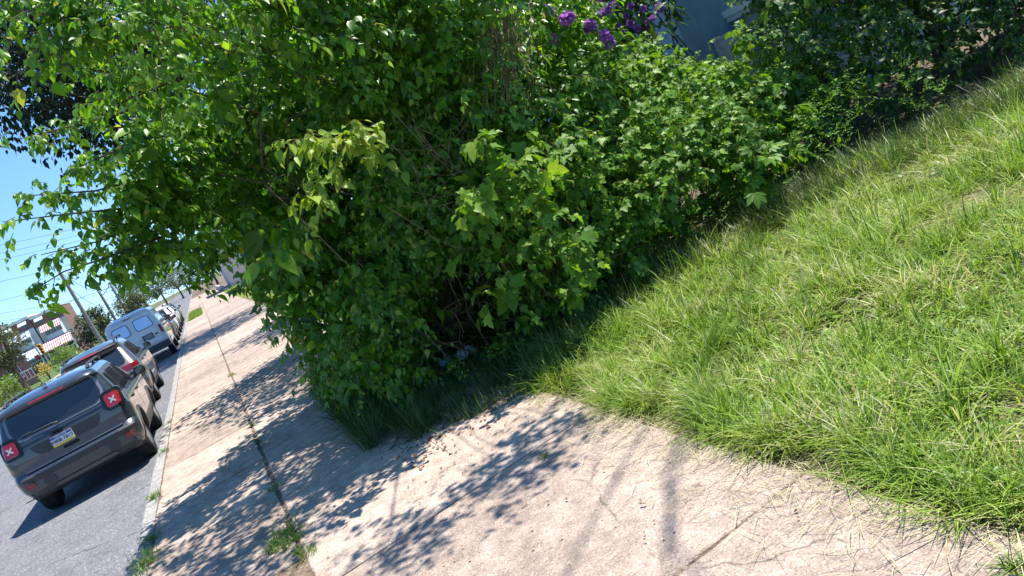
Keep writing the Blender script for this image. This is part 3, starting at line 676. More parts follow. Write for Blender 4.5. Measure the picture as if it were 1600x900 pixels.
# ---- feathery bedstraw weeds along the hedge foot
wd = empty('feathery_weeds', (4.6, 6.8, 0)); OFF = -np.array(wd.location)
tag(wd, 'low feathery weeds in the shade between the vine mound and the lawn', 'weeds', kind='stuff')
polyW = [(960, 420), (1040, 300), (1110, 290), (1180, 320), (1160, 370), (1060, 430), (990, 470), (880, 540), (800, 570), (700, 600), (700, 580), (800, 545), (900, 500)]
CW, RW = px_clumps(polyW, lambda x, y: 6.85, .15, 30)
lv, tw = [], []
a, b = clump_sprays(CW, RW, 60, .18, 12, .03, LANCE, droop=.2, hang=.1, face=.4, bias=(0, -.3, .6)); lv.append(a); tw.append(b)
polyW2 = [(1230, 200), (1330, 130), (1480, 110), (1560, 120), (1420, 190), (1330, 240), (1260, 300), (1215, 300)]
CW2, RW2 = px_clumps(polyW2, lambda x, y: np.interp(x, [1200, 1560], [6.7, 6.0]), .18, 36)
a, b = clump_sprays(CW2, RW2, 50, .2, 12, .035, LANCE, droop=.2, hang=.1, face=.4, bias=(0, -.3, .6)); lv.append(a); tw.append(b)
for G_ in (lv, tw):
    for i in range(len(G_)): G_[i] = (G_[i][0]+OFF, G_[i][1])
crown('foliage', lv, m_leafV, wd)

# ---- dark hedge on the far right, in shade
dk = empty('dark_hedge', (9.5, 7.9, -.03)); OFF = -np.array(dk.location)
tag(dk, 'dark shaded hedge at the back of the lawn beside the house porch', 'hedge')
polyD = [(1180, 60), (1180, -260), (1760, -330), (1760, 90), (1560, 120), (1450, 150), (1340, 200), (1260, 240), (1210, 200)]
CD, RD = px_clumps(polyD, lambda x, y: np.interp(x, [1180, 1700], [7.6, 6.2]), .38, 48)
CD2, RD2 = px_clumps([(1200, -20), (1200, -420), (1760, -500), (1760, 60), (1400, 90)], lambda x, y: np.interp(x, [1180, 1700], [8.7, 7.6]), .7, 76)
lv, tw = [], []
a, b = clump_sprays(CD, RD, 20, .3, 8, .075, OVATE, droop=.35, hang=.6, face=.9); lv.append(a); tw.append(b)
a, b = clump_sprays(CD2, RD2, 18, .4, 8, .11, OVATE, droop=.35, hang=.6, face=.9); lv.append(a); tw.append(b)
ds = MB()
for c in CD[::3]: bough(ds, (c[0]+rng.normal(0, .2), c[1]+.5, -.03), c, .02, .005, wob=.08)
for G_ in (lv, tw):
    for i in range(len(G_)): G_[i] = (G_[i][0]+OFF, G_[i][1])
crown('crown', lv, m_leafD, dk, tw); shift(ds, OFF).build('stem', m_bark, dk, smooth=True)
# ================================================================== VEHICLES
def paint(name, col, metal=.35, rough=.3, coat=1.0):
    m_, t, b = mat(name); b.inputs['Base Color'].default_value = (*col, 1); b.inputs['Metallic'].default_value = metal
    b.inputs['Roughness'].default_value = rough; b.inputs['Coat Weight'].default_value = coat; b.inputs['Coat Roughness'].default_value = .04
    tc = t.nodes.new('ShaderNodeTexCoord'); n = t.nodes.new('ShaderNodeTexNoise'); n.inputs['Scale'].default_value = 3.5; n.inputs['Detail'].default_value = 8
    t.links.new(tc.outputs['Object'], n.inputs['Vector']); r = t.nodes.new('ShaderNodeMapRange'); r.inputs[3].default_value = rough-.08; r.inputs[4].default_value = rough+.14
    t.links.new(n.outputs['Fac'], r.inputs[0]); t.links.new(r.outputs[0], b.inputs['Roughness'])
    return m_
m_gun = paint('gunmetal paint', (.045, .056, .072), .4, .28)
m_grey2 = paint('warm grey paint', (.075, .071, .068), .4, .3)
m_silver = paint('silver van paint', (.58, .59, .60), .15, .35)
m_blackp = paint('black paint', (.02, .02, .024), .2, .3)
m_whitep = paint('white paint', (.72, .72, .71), 0, .35)
m_sideglass = simple('side window glass', (.010, .010, .011), .3, spec=0.0, coat=.22)
m_glossblack = simple('gloss black trim', (.012, .012, .013), .15, spec=.3)
m_clad = simple('black plastic cladding', (.042, .044, .05), .55, noise=.2, nscale=40)
m_glass = simple('tinted car glass', (.012, .014, .018), .04, coat=.6, spec=.8)
m_mirrorglass = simple('pale reflecting van glass', (.55, .60, .68), .10, metal=.8, coat=.6)
m_tyre = simple('tyre rubber', (.018, .018, .019), .85, noise=.3, nscale=30, bump=.2)
m_rim = simple('alloy rim', (.34, .34, .35), .35, metal=.85)
m_red = simple('red lamp lens', (.25, .006, .011), .12, coat=1.0)
m_redl = simple('pale red lamp lens', (.40, .03, .04), .2, coat=.5)
m_lens = simple('clear lamp lens', (.36, .35, .35), .2, coat=1.0)
m_chrome = simple('bright trim', (.6, .6, .6), .18, metal=.9)
m_greytrim = simple('satin grey trim', (.22, .225, .235), .35, metal=.3)
m_plateW = simple('plate white', (.75, .76, .76), .4)
m_plateB = simple('plate blue', (.03, .10, .32), .4)
m_plateY = simple('plate yellow', (.85, .55, .03), .4)
m_ink = simple('plate ink', (.015, .03, .12), .5)
m_under = simple('underbody', (.012, .012, .012), .9)
m_orange = simple('orange plastic', (.75, .16, .03), .5, noise=.1)

def ip(tab, z):
    return float(np.interp(z, [p[0] for p in tab], [p[1] for p in tab]))
class Car:
    """shell made of horizontal slices: rear, front and half width are tables over height"""
    def __init__(s, L, H, rear, front, width, rcr, rcf, zb, wheels, r, kb=.07, kf=.18, track=None):
        s.L, s.H, s.rear, s.front, s.width, s.rcr, s.rcf, s.zb, s.wheels, s.r, s.kb, s.kf = L, H, rear, front, width, rcr, rcf, zb, wheels, r, kb, kf
    def w(s, z): return ip(s.width, z)
    def ry(s, x, z):
        w = s.w(z); rc = ip(s.rcr, z); a = abs(x); y = ip(s.rear, z)+s.kb*(min(a, w)/w)**2
        if a > w-rc:
            q = min(1, (a-(w-rc))/rc); y += rc*(1-math.sqrt(max(0, 1-q*q)))
        return y
    def fy(s, x, z):
        w = s.w(z); rc = ip(s.rcf, z); a = abs(x); y = ip(s.front, z)-s.kf*(min(a, w)/w)**2
        if a > w-rc:
            q = min(1, (a-(w-rc))/rc); y -= rc*(1-math.sqrt(max(0, 1-q*q)))
        return y
    def sx(s, y, z):
        """half width on the flank at y (thins round the rear corner)"""
        w = s.w(z); lo, hi = 0, w
        if s.ry(w, z) <= y <= s.fy(w, z): return w
        f = (lambda x: s.ry(x, z) <= y) if y < s.L/2 else (lambda x: s.fy(x, z) >= y)
        for _ in range(24):
            mm = (lo+hi)/2
            if f(mm): lo = mm
            else: hi = mm
        return lo
    def body(s, mat_, parent):
        zs = sorted(set([s.zb]+[p[0] for p in s.rear]+[p[0] for p in s.width]+[p[0] for p in s.front]+list(np.linspace(s.zb, s.H-.05, 22))))
        zs = [z for z in zs if s.zb <= z <= s.H]
        z2 = [zs[0]]
        for z in zs[1:]:
            if z-z2[-1] > .004: z2.append(z)
        zs = z2; rings = []
        for z in zs:
            w = s.w(z); rc, rf = ip(s.rcr, z), ip(s.rcf, z); q = []
            xs = [w-rc+rc*math.sin(math.pi/2*i/6) for i in range(7)]
            xr = list(np.linspace(0, w-rc, 5)[:-1])+xs
            xf = list(np.linspace(0, w-rf, 5)[:-1])+[w-rf+rf*math.sin(math.pi/2*i/6) for i in range(7)]
            R = [(x, s.ry(x, z)) for x in xr]; Fr = [(x, s.fy(x, z)) for x in xf]
            ya, yb = R[-1][1], Fr[-1][1]
            side = [(w, ya+(yb-ya)*i/16) for i in range(1, 16)]
            half = R+side+Fr[::-1]
            full = half+[(-x, y) for x, y in half[::-1][1:-1]]
            rings.append([(x, y, z) for x, y in full])
        n = len(rings[0]); V = [p for r_ in rings for p in r_]; F = []
        for i in range(len(rings)-1):
            for j in range(n): F.append((i*n+j, i*n+(j+1) % n, (i+1)*n+(j+1) % n, (i+1)*n+j))
        F.append(tuple(range(n))[::-1])
        top = rings[-1]; b = (len(rings)-1)*n; cur = list(range(b, b+n)); cx, cy = 0, sum(p[1] for p in top)/n
        for sc, dz in ((.82, .014), (.5, .026)):
            nb = len(V); V += [(p[0]*sc, cy+(p[1]-cy)*(1-(1-sc)*.8), p[2]+dz) for p in top]
            nw = list(range(nb, nb+n)); F += [(cur[j], cur[(j+1) % n], nw[(j+1) % n], nw[j]) for j in range(n)]; cur = nw
        # close the roof with a strip of quads across
        h = n//2
        for i in range(1, h-1):
            F.append((cur[i], cur[i+1], cur[n-i-1], cur[n-i]))
        F.append((cur[0], cur[1], cur[n-1])); F.append((cur[h-1], cur[h], cur[h+1]))
        mb = MB(); mb.add(V, F); o = mb.build('body', mat_, parent, smooth=True, split=32)
        bm = bmesh.new(); bm.from_mesh(o.data); bmesh.ops.recalc_face_normals(bm, faces=bm.faces); bm.to_mesh(o.data); bm.free()
        cut = MB()
        for y in s.wheels:
            for sg in (-1, 1):
                w = s.w(s.r); cut.lathe([(s.r+.055, sg*(w-.27)), (s.r+.055, sg*(w+.3))][::sg], (0, y, s.r), axis=0, k=28)
        c = cut.build('arch_cutter', m_under)
        bm = bmesh.new(); bm.from_mesh(c.data); bmesh.ops.recalc_face_normals(bm, faces=bm.faces); bm.to_mesh(c.data); bm.free()
        c.data.materials.clear(); c.data.materials.append(m_under)
        md = o.modifiers.new('arches', 'BOOLEAN'); md.operation = 'DIFFERENCE'; md.object = c; md.solver = 'EXACT'
        md.material_mode = 'TRANSFER'
        par = o.parent; o.parent = None; bpy.context.view_layer.update()
        dg = bpy.context.evaluated_depsgraph_get(); me = bpy.data.meshes.new_from_object(o.evaluated_get(dg))
        o.modifiers.clear(); o.data = me; o.parent = par; bpy.data.objects.remove(c)
        me.polygons.foreach_set('use_smooth', np.ones(len(me.polygons), bool)); me.set_sharp_from_angle(angle=R_(32))
        return o
    def patch(s, face, rows, out=.004, deep=.03, cols=14):
        """panel hugging the shell. face 'rear'/'front': rows (z, x0, x1); 'right'/'left': rows (z, y0, y1)"""
        mb = MB(); m_ = len(rows); A = []; B = []
        for (z, a0, a1) in rows:
            for i in range(cols+1):
                a = a0+(a1-a0)*i/cols
                if face == 'rear': y = s.ry(a, z); A.append((a, y-out, z)); B.append((a, y+deep, z))
                elif face == 'front': y = s.fy(a, z); A.append((a, y+out, z)); B.append((a, y-deep, z))
                else:
                    sg = 1 if face == 'right' else -1; x = s.sx(a, z); A.append((sg*(x+out), a, z)); B.append((sg*(x-deep), a, z))
        k = cols+1; n = k*m_; F = []
        for i in range(m_-1):
            for j in range(cols):
                q = (i*k+j, i*k+j+1, (i+1)*k+j+1, (i+1)*k+j); F += [q, tuple(v+n for v in q[::-1])]
        for j in range(cols): F += [(j, j+n, j+1+n, j+1), ((m_-1)*k+j, (m_-1)*k+j+1, (m_-1)*k+j+1+n, (m_-1)*k+j+n)]
        for i in range(m_-1): F += [(i*k, (i+1)*k, (i+1)*k+n, i*k+n), (i*k+cols, i*k+cols+n, (i+1)*k+cols+n, (i+1)*k+cols)]
        mb.add(A+B, F); 
        return mb
def fixn(o):
    bm = bmesh.new(); bm.from_mesh(o.data); bmesh.ops.recalc_face_normals(bm, faces=bm.faces); bm.to_mesh(o.data); bm.free(); return o
def rr_rows(z0, z1, a0, a1, r0=.05, r1=.05, s0=0, s1=0, n=6):
    """rounded quadrilateral: a0/a1 at the bottom, s0/s1 how far they move by the top"""
    zs = [z0+r0*(1-math.cos(math.pi/2*i/n)) for i in range(n+1)]+[z1-r1*(1-math.cos(math.pi/2*(n-i)/n)) for i in range(n+1)]
    rows = []
    for z in zs:
        t = (z-z0)/(z1-z0); l, h = a0+s0*t, a1+s1*t; ins = 0
        if z < z0+r0-1e-6: q = (z0+r0-z)/r0; ins = r0*(1-math.sqrt(max(0, 1-q*q)))
        elif z > z1-r1+1e-6: q = (z-(z1-r1))/r1; ins = r1*(1-math.sqrt(max(0, 1-q*q)))
        ins = min(ins, (h-l)/2-.002); rows.append((z, l+ins, h-ins))
    return rows
def panel(c, name, face, rows, m_, parent, out=.004, deep=.03, cols=14, smooth=True):
    return fixn(c.patch(face, rows, out, deep, cols).build(name, m_, parent, smooth=smooth, split=30))
def wheel(c, parent, x, y, r, wdt=.22, spokes=5):
    sg = 1 if x > 0 else -1
    mb = MB(); h = wdt/2
    mb.lathe([(r*.62, -h*.8), (r*.66, -h), (r*.9, -h), (r*.985, -h*.8), (r, -h*.4), (r, h*.4), (r*.985, h*.8), (r*.9, h), (r*.66, h), (r*.62, h*.8)], (0, 0, 0), 0, 32)
    t = mb.build('wheel', m_tyre, parent, smooth=True); t.location = (x, y, r)
    rb = MB(); rb.lathe([(r*.655, sg*h*.95), (r*.60, sg*h*.95), (r*.57, sg*h*.55), (r*.57, -sg*h*.6), (.02, -sg*h*.6)], (0, 0, 0), 0, 32)
    for i in range(spokes):
        a = 2*math.pi*i/spokes
        for da in (-.13, .13):
            p0 = (sg*h*.72, math.cos(a)*r*.12, math.sin(a)*r*.12); p1 = (sg*h*.8, math.cos(a+da)*r*.6, math.sin(a+da)*r*.6)
            rb.tube([p0, p1], [r*.06, r*.05], 6)
    rb.lathe([(.001, sg*h*.82), (r*.16, sg*h*.8), (r*.18, sg*h*.5)], (0, 0, 0), 0, 16)
    fixn(rb.build('rim', m_rim, t, smooth=True))
    return t
def letters(txt, size, mat_, parent, loc, ex=.004, rotx=90, name='lettering', align='CENTER'):
    cu = bpy.data.curves.new(name, 'FONT'); cu.body = txt; cu.size = size; cu.extrude = ex; cu.align_x = align; cu.align_y = 'CENTER'
    o = bpy.data.objects.new(name, cu); COL.objects.link(o); cu.materials.append(mat_)
    bpy.context.view_layer.update(); dg = bpy.context.evaluated_depsgraph_get(); me = bpy.data.meshes.new_from_object(o.evaluated_get(dg))
    bpy.data.objects.remove(o); o2 = bpy.data.objects.new(name, me); COL.objects.link(o2)
    o2.location = loc; o2.rotation_euler = (R_(rotx), 0, 0); o2.parent = parent
    return o2
def mirror(c, parent, y, z, m_, sg=1, sz=1.0):
    w = c.w(z); mb = MB(); mb.tube([(sg*(w-.03), y, z), (sg*(w+.07), y, z+.02)], [.035, .03], 8)
    mb.prism([(sg*(w+.04), z), (sg*(w+.23*sz), z+.01), (sg*(w+.25*sz), z+.10*sz), (sg*(w+.2*sz), z+.17*sz), (sg*(w+.06), z+.16*sz)], 1, y-.05, y+.07)
    o = fixn(mb.build('mirror', m_, parent, smooth=True, bevel=.02))
    g = MB(); g.prism([(sg*(w+.065), z+.025), (sg*(w+.21*sz), z+.03), (sg*(w+.225*sz), z+.10*sz), (sg*(w+.185*sz), z+.15*sz), (sg*(w+.075), z+.14*sz)], 1, y-.056, y-.049); fixn(g.build('mirror_glass', m_glass, o))
def common(c, root, m_, sidewins, spokes=5, clad=None, mir=None, mirm=None, rail=None):
    c.body(m_, root)
    for y in c.wheels:
        for sg in (-1, 1): wheel(c, root, sg*(c.w(c.r)-.10), y, c.r, spokes=spokes)
    for rows in sidewins:
        for f in ('right', 'left'): panel(c, 'side_window', f, rows, m_sideglass, root, out=.003, deep=.02, cols=10)
    # windscreen
    hz = c.hood
    panel(c, 'windscreen', 'front', rr_rows(hz+.05, c.H-.1, -c.w(hz)+.14, c.w(hz)-.14, .04, .05, .09, -.09), m_glass, root, out=.004, deep=.03)
    for sg in (-1, 1):
        panel(c, 'headlight', 'front', rr_rows(hz-.26, hz-.1, *sorted((sg*(c.w(.7)-.34), sg*(c.w(.7)-.08))), .05, .05), m_lens, root, out=.01)
    panel(c, 'grille', 'front', rr_rows(hz-.28, hz-.1, -.45, .45, .04, .04), m_clad, root, out=.008)
    if clad:
        for y in c.wheels:
            for sg in (-1, 1):
                mb = MB(); n = 18; prev = None; A = []
                for i in range(n+1):
                    a = math.pi*(-.06+1.12*i/n)
                    for rr_ in (c.r+.05, c.r+.105):
                        py, pz = y+math.cos(a)*rr_, c.r+math.sin(a)*rr_; pz = max(pz, c.zb-.02)
                        wz = c.sx(py, max(pz, c.zb)); A += [(sg*(wz+.018), py, pz), (sg*(wz-.03), py, pz)]
                F = []
                for i in range(n):
                    b = i*4; d = b+4
                    F += [(b, d, d+2, b+2), (b+1, b+3, d+3, d+1), (b, b+1, d+1, d), (b+2, d+2, d+3, b+3)]
                F += [(0, 2, 3, 1), (n*4, n*4+1, n*4+3, n*4+2)]
                mb.add(A, F); fixn(mb.build('arch_trim', clad, root, smooth=True))
        y0, y1 = c.wheels[0]+c.r+.1, c.wheels[1]-c.r-.1
        for f in ('right', 'left'): panel(c, 'sill_trim', f, rr_rows(c.zb+.01, c.zb+.22, y0, y1, .02, .02), clad, root, out=.014)
    # door handles and seams
    if mir:
        for sg in (-1, 1): mirror(c, root, mir[0], mir[1], mirm or m_, sg)
    if rail:
        y0, y1, x = rail
        for sg in (-1, 1):
            mb = MB(); z = c.H+.005
            mb.tube([(sg*x, y0, z-.03), (sg*x, y0+.07, z+.005), (sg*x, y0+.25, z+.025), (sg*x, y1-.25, z+.025), (sg*x, y1-.07, z+.005), (sg*x, y1, z-.03)], .02, 8)
            for q in (y0+.16, (y0+y1)/2, y1-.16): mb.box((sg*x-.02, q-.05, z-.04), (sg*x+.018, q+.05, z+.02))
            mb.build('roof_rail', m_clad, root, smooth=True)
def seams(c, root, ys, z0, z1, extra=()):
    for y in ys:
        for f in ('right', 'left'): panel(c, 'door_seam', f, [(z, y-.004, y+.004) for z in np.linspace(z0, z1, 10)], m_under, root, out=.0015, deep=.01, cols=1)
    for y in extra:
        for f in ('right', 'left'): panel(c, 'door_handle', f, rr_rows(z1-.14, z1-.10, y-.09, y+.09, .015, .015), m_clad, root, out=.025, deep=.02)
def put(root, xr, yrear, half, rz=0): root.location = (xr, yrear, -.13); root.rotation_euler = (0, 0, rz)

# ---------------------------------------------------------------- the near dark grey SUV
def suv_box():
    root = empty('parked_suv')
    tag(root, 'dark grey boxy SUV with cross shaped tail lights, nearest car at the kerb', 'SUV', 'cars parked along the kerb')
    c = Car(4.24, 1.70, rear=[(.30, .10), (.36, .02), (.50, -.03), (.66, -.035), (.70, .0), (.74, .045), (.90, .05), (1.04, .06), (1.10, .085), (1.50, .235), (1.555, .25), (1.565, .17), (1.60, .15), (1.635, .17), (1.66, .22), (1.70, .42)],
            front=[(.30, 4.12), (.42, 4.22), (.66, 4.24), (.95, 4.20), (1.02, 4.12), (1.06, 3.55), (1.09, 3.15), (1.56, 2.45), (1.64, 2.3), (1.70, 1.95)],
            width=[(.30, .80), (.45, .875), (.62, .90), (.80, .905), (.98, .90), (1.04, .885), (1.10, .865), (1.50, .745), (1.58, .715), (1.635, .68), (1.66, .645), (1.70, .50)],
            rcr=[(.3, .16), (.7, .17), (1.0, .15), (1.1, .12), (1.55, .10), (1.7, .2)], rcf=[(.3, .25), (1.0, .25), (1.1, .2), (1.7, .3)], zb=.30, wheels=(.72, 3.30), r=.352, kb=.05, kf=.12)
    c.hood = 1.06
    wins = [rr_rows(1.14, 1.50, .42, .78, .07, .06, .06, -.0), rr_rows(1.13, 1.51, .84, 1.72, .05, .05, .02, -.03), rr_rows(1.13, 1.51, 1.78, 2.78, .05, .05, .02, -.36)]
    common(c, root, m_gun, wins, 5, m_clad, (2.72, 1.08), m_clad, (.55, 2.3, .60))
    seams(c, root, (1.75, 2.92), .5, 1.08, (.98, 1.95)); 
    P_ = lambda n, rows, m_, **k: panel(c, n, 'rear', rows, m_, root, **k)
    P_('window_frame', rr_rows(1.15, 1.56, -.70, .70, .20, .06, .04, -.04, n=8), m_greytrim, out=.006, cols=22)
    P_('rear_window', rr_rows(1.185, 1.552, -.66, .66, .18, .05, .045, -.045, n=8), m_glass, out=.014, cols=22)
    P_('brake_light', rr_rows(1.585, 1.612, -.24, .26, .010, .010), m_redl, out=.012)
    P_('tailgate_ledge', rr_rows(1.10, 1.135, -.58, .58, .015, .015), m_gun, out=.012, cols=20)
    # plate recess, number plate
    P_('plate_recess', rr_rows(.87, 1.05, -.45, .45, .10, .02, -.05, .05), m_clad, out=.003, cols=20)
    P_('tailgate_swage', rr_rows(.725, .775, -.70, .70, .02, .03), m_gun, out=.03, cols=20)
    pl = fixn(panel(c, 'number_plate', 'rear', rr_rows(.875, 1.025, -.225, .08, .012, .012), m_plateW, root, out=.022, deep=.01, cols=2))
    yb = c.ry(.05, .945)-.0225
    mb = MB(); mb.box((-.224, c.ry(.05, 1.0)-.0245, .989), (.079, c.ry(.05, 1.0)-.015, 1.024)); mb.build('plate_band', m_plateB, pl)
    mb = MB(); mb.box((-.224, c.ry(.05, .89)-.0245, .876), (.079, c.ry(.05, .89)-.015, .903)); mb.build('plate_band', m_plateY, pl)
    letters('MRB·7817', .072, m_ink, pl, (-.0725, yb-.004, .943), .003)
    letters('PENNSYLVANIA', .022, m_plateW, pl, (-.0725, c.ry(.05, 1.0)-.026, 1.006), .001)
    letters('Jeep', .10, m_under, root, (-.09, c.ry(0, 1.10)-.022, 1.085), .008)
    mb = MB(); mb.prism([(.735+.005, -.03), (.69, -.045), (.69, 0), (.735, 0)][::-1], 0, -.1, .12)
    P_('tailgate_handle', rr_rows(.80, .845, -.12, .10, .012, .012), m_under, out=.006)
    # bumper
    P_('bumper', rr_rows(.31, .685, -.84, .84, .06, .03, n=5), m_clad, out=.012, cols=30)
    P_('bumper_step', rr_rows(.665, .70, -.60, .60, .015, .015), m_gun, out=.022, cols=20)
    P_('skid_plate', rr_rows(.315, .42, -.50, .50, .03, .05, .06, -.06), m_gun, out=.02, cols=16)
    for sg in (-1, 1):
        P_('reflector', rr_rows(.505, .585, *sorted((sg*.655, sg*.775)), .03, .03), m_red, out=.022)
        P_('bumper_slot', rr_rows(.44, .56, *sorted((sg*.38, sg*.54)), .03, .03), m_clad, out=.016)
        tl = P_('tail_light', rr_rows(.975, 1.265, *sorted((sg*.59, sg*.876)), .07, .07), m_glossblack, out=.03, deep=.05)
        # red lens and pale cross
        q = c.patch('rear', rr_rows(1.02, 1.22, *sorted((sg*.632, sg*.834)), .045, .045), .037, .0)
        fixn(q.build('lens', m_red, tl, smooth=True))
        mb = MB(); cx, cz = sg*.733, 1.12
        for a in (45, 135, 225, 315):
            dx, dz = math.cos(R_(a)), math.sin(R_(a)); nx, nz = -dz, dx; V = []
            for t, hw in ((.0, .022), (.026, .010), (.048, .012), (.058, .005)):
                for s_ in (-1, 1):
                    x, z = cx+dx*t+nx*hw*s_, cz+dz*t+nz*hw*s_; V.append((x, c.ry(x, z)-.044, z)); V.append((x, c.ry(x, z)-.03, z))
            F = []
            for i in range(3):
                b = i*4; F += [(b, b+2, b+6, b+4), (b, b+4, b+5, b+1), (b+2, b+3, b+7, b+6)]
            F.append((12, 14, 15, 13)); mb.add(V, F)
        fixn(mb.build('lamp_cross', m_lens, tl))
    # wiper, aerial
    mb = MB(); mb.tube([(-.02, c.ry(0, 1.18)-.03, 1.185), (-.10, c.ry(.1, 1.22)-.045, 1.21), (-.40, c.ry(.36, 1.24)-.03, 1.215)], [.018, .012, .007], 6); mb.tube([(-.52, c.ry(.5, 1.23)-.022, 1.225), (-.14, c.ry(.2, 1.27)-.022, 1.25)], .008, 5)
    mb.build('wiper', m_clad, root, smooth=True)
    mb = MB(); mb.prism([(.50, 1.72), (.40, 1.722), (.46, 1.775)], 0, -.03, .03); mb.tube([(0, .455, 1.76), (0, .40, 1.93)], [.006, .004], 5); mb.build('aerial', m_clad, root)
    mb = MB()
    for sg in (-1, 1): mb.tube([(sg*.42, .3, .33), (sg*.42, .06, .33)], .03, 8)
    return root, c
r1, c1 = suv_box(); put(r1, -2.53, 12.72, 0, R_(.5))

# ---------------------------------------------------------------- the warm grey crossover in front of it
def crossover(name, label, m_, tail='wide', mirm=None, H=1.76, W=.92, L=4.65):
    root = empty(name); tag(root, label, 'SUV', 'cars parked along the kerb')
    k = H/1.68; q = W/.92
    c = Car(L, H, rear=[(.30, .12), (.36, .03), (.52, -.01), (.66, .0), (.72, .05), (.95, .05), (1.06*k, .08), (1.12*k, .13), (1.48*k, .52), (1.54*k, .50), (1.58*k, .44), (1.63*k, .50), (H, .85)],
            front=[(.30, L-.15), (.42, L-.02), (.66, L), (.9, L-.05), (.98*k, L-.2), (1.03*k, L-.85), (1.07*k, L-1.2), (1.56*k, L-2.05), (1.64*k, L-2.25), (H, L-2.7)],
            width=[(.30, .82*q), (.45, .89*q), (.62, .915*q), (.80, .92*q), (.98*k, .91*q), (1.06*k, .885*q), (1.12*k, .86*q), (1.50*k, .72*q), (1.58*k, .68*q), (1.63*k, .64*q), (H, .46*q)],
            rcr=[(.3, .25), (.7, .24), (1.0, .22), (1.1, .18), (1.55, .14), (1.7, .25)], rcf=[(.3, .3), (1.0, .3), (1.1, .22), (1.7, .3)], zb=.28, wheels=(.93, .93+2.69), r=.355, kb=.08, kf=.2)
    c.hood = 1.03*k
    wins = [rr_rows(1.16*k, 1.47*k, .62, 1.02, .07, .05, .12, 0), rr_rows(1.14*k, 1.49*k, 1.08, 1.98, .05, .05, .02, -.03), rr_rows(1.14*k, 1.49*k, 2.05, 3.12, .05, .05, .02, -.55)]
    common(c, root, m_, wins, 5, m_clad, (3.0, 1.08*k), mirm or m_, (.75, 2.6, .60*q))
    seams(c, root, (2.02, 3.2), .5, 1.1*k, (1.2, 2.2))
    P_ = lambda n, rows, mm, **kk: panel(c, n, 'rear', rows, mm, root, **kk)
    P_('rear_window', rr_rows(1.12*k, 1.49*k, -.66*q, .66*q, .08, .05, .06, -.06, n=6), m_glass, out=.008, cols=20)
    P_('brake_light', rr_rows(1.585*k, 1.605*k, -.2, .2, .008, .008), m_redl, out=.006)
    for sg in (-1, 1):
        if tail == 'wide':
            P_('tail_light', rr_rows(.93*k, 1.07*k, *sorted((sg*.42*q, sg*.87*q)), .04, .05), m_red, out=.018, cols=20)
            P_('reversing_light', rr_rows(.885*k, .932*k, *sorted((sg*.58*q, sg*.83*q)), .02, .005), m_lens, out=.014, cols=20)
        else: P_('tail_light', rr_rows(.90*k, 1.16*k, *sorted((sg*.62*q, sg*.85*q)), .04, .05), m_red, out=.018, cols=20)
        P_('reflector', rr_rows(.50, .56, *sorted((sg*.6*q, sg*.76*q)), .02, .02), m_red, out=.016)
    P_('bumper', rr_rows(.29, .56, -.84*q, .84*q, .06, .03, n=5), m_clad, out=.008, cols=30)
    pl = P_('number_plate', rr_rows(.78, .93, -.155, .155, .012, .012), m_plateW, out=.012, deep=.01, cols=4)
    P_('plate_band', rr_rows(.895, .928, -.153, .153, .004, .004), m_plateB, out=.0145, deep=.01, cols=4)
    return root, c
r2, c2 = crossover('parked_crossover', 'grey crossover with wide red tail lights between boxy SUV and silver van', m_grey2); put(r2, -2.78, 19.6, 0, R_(.4))

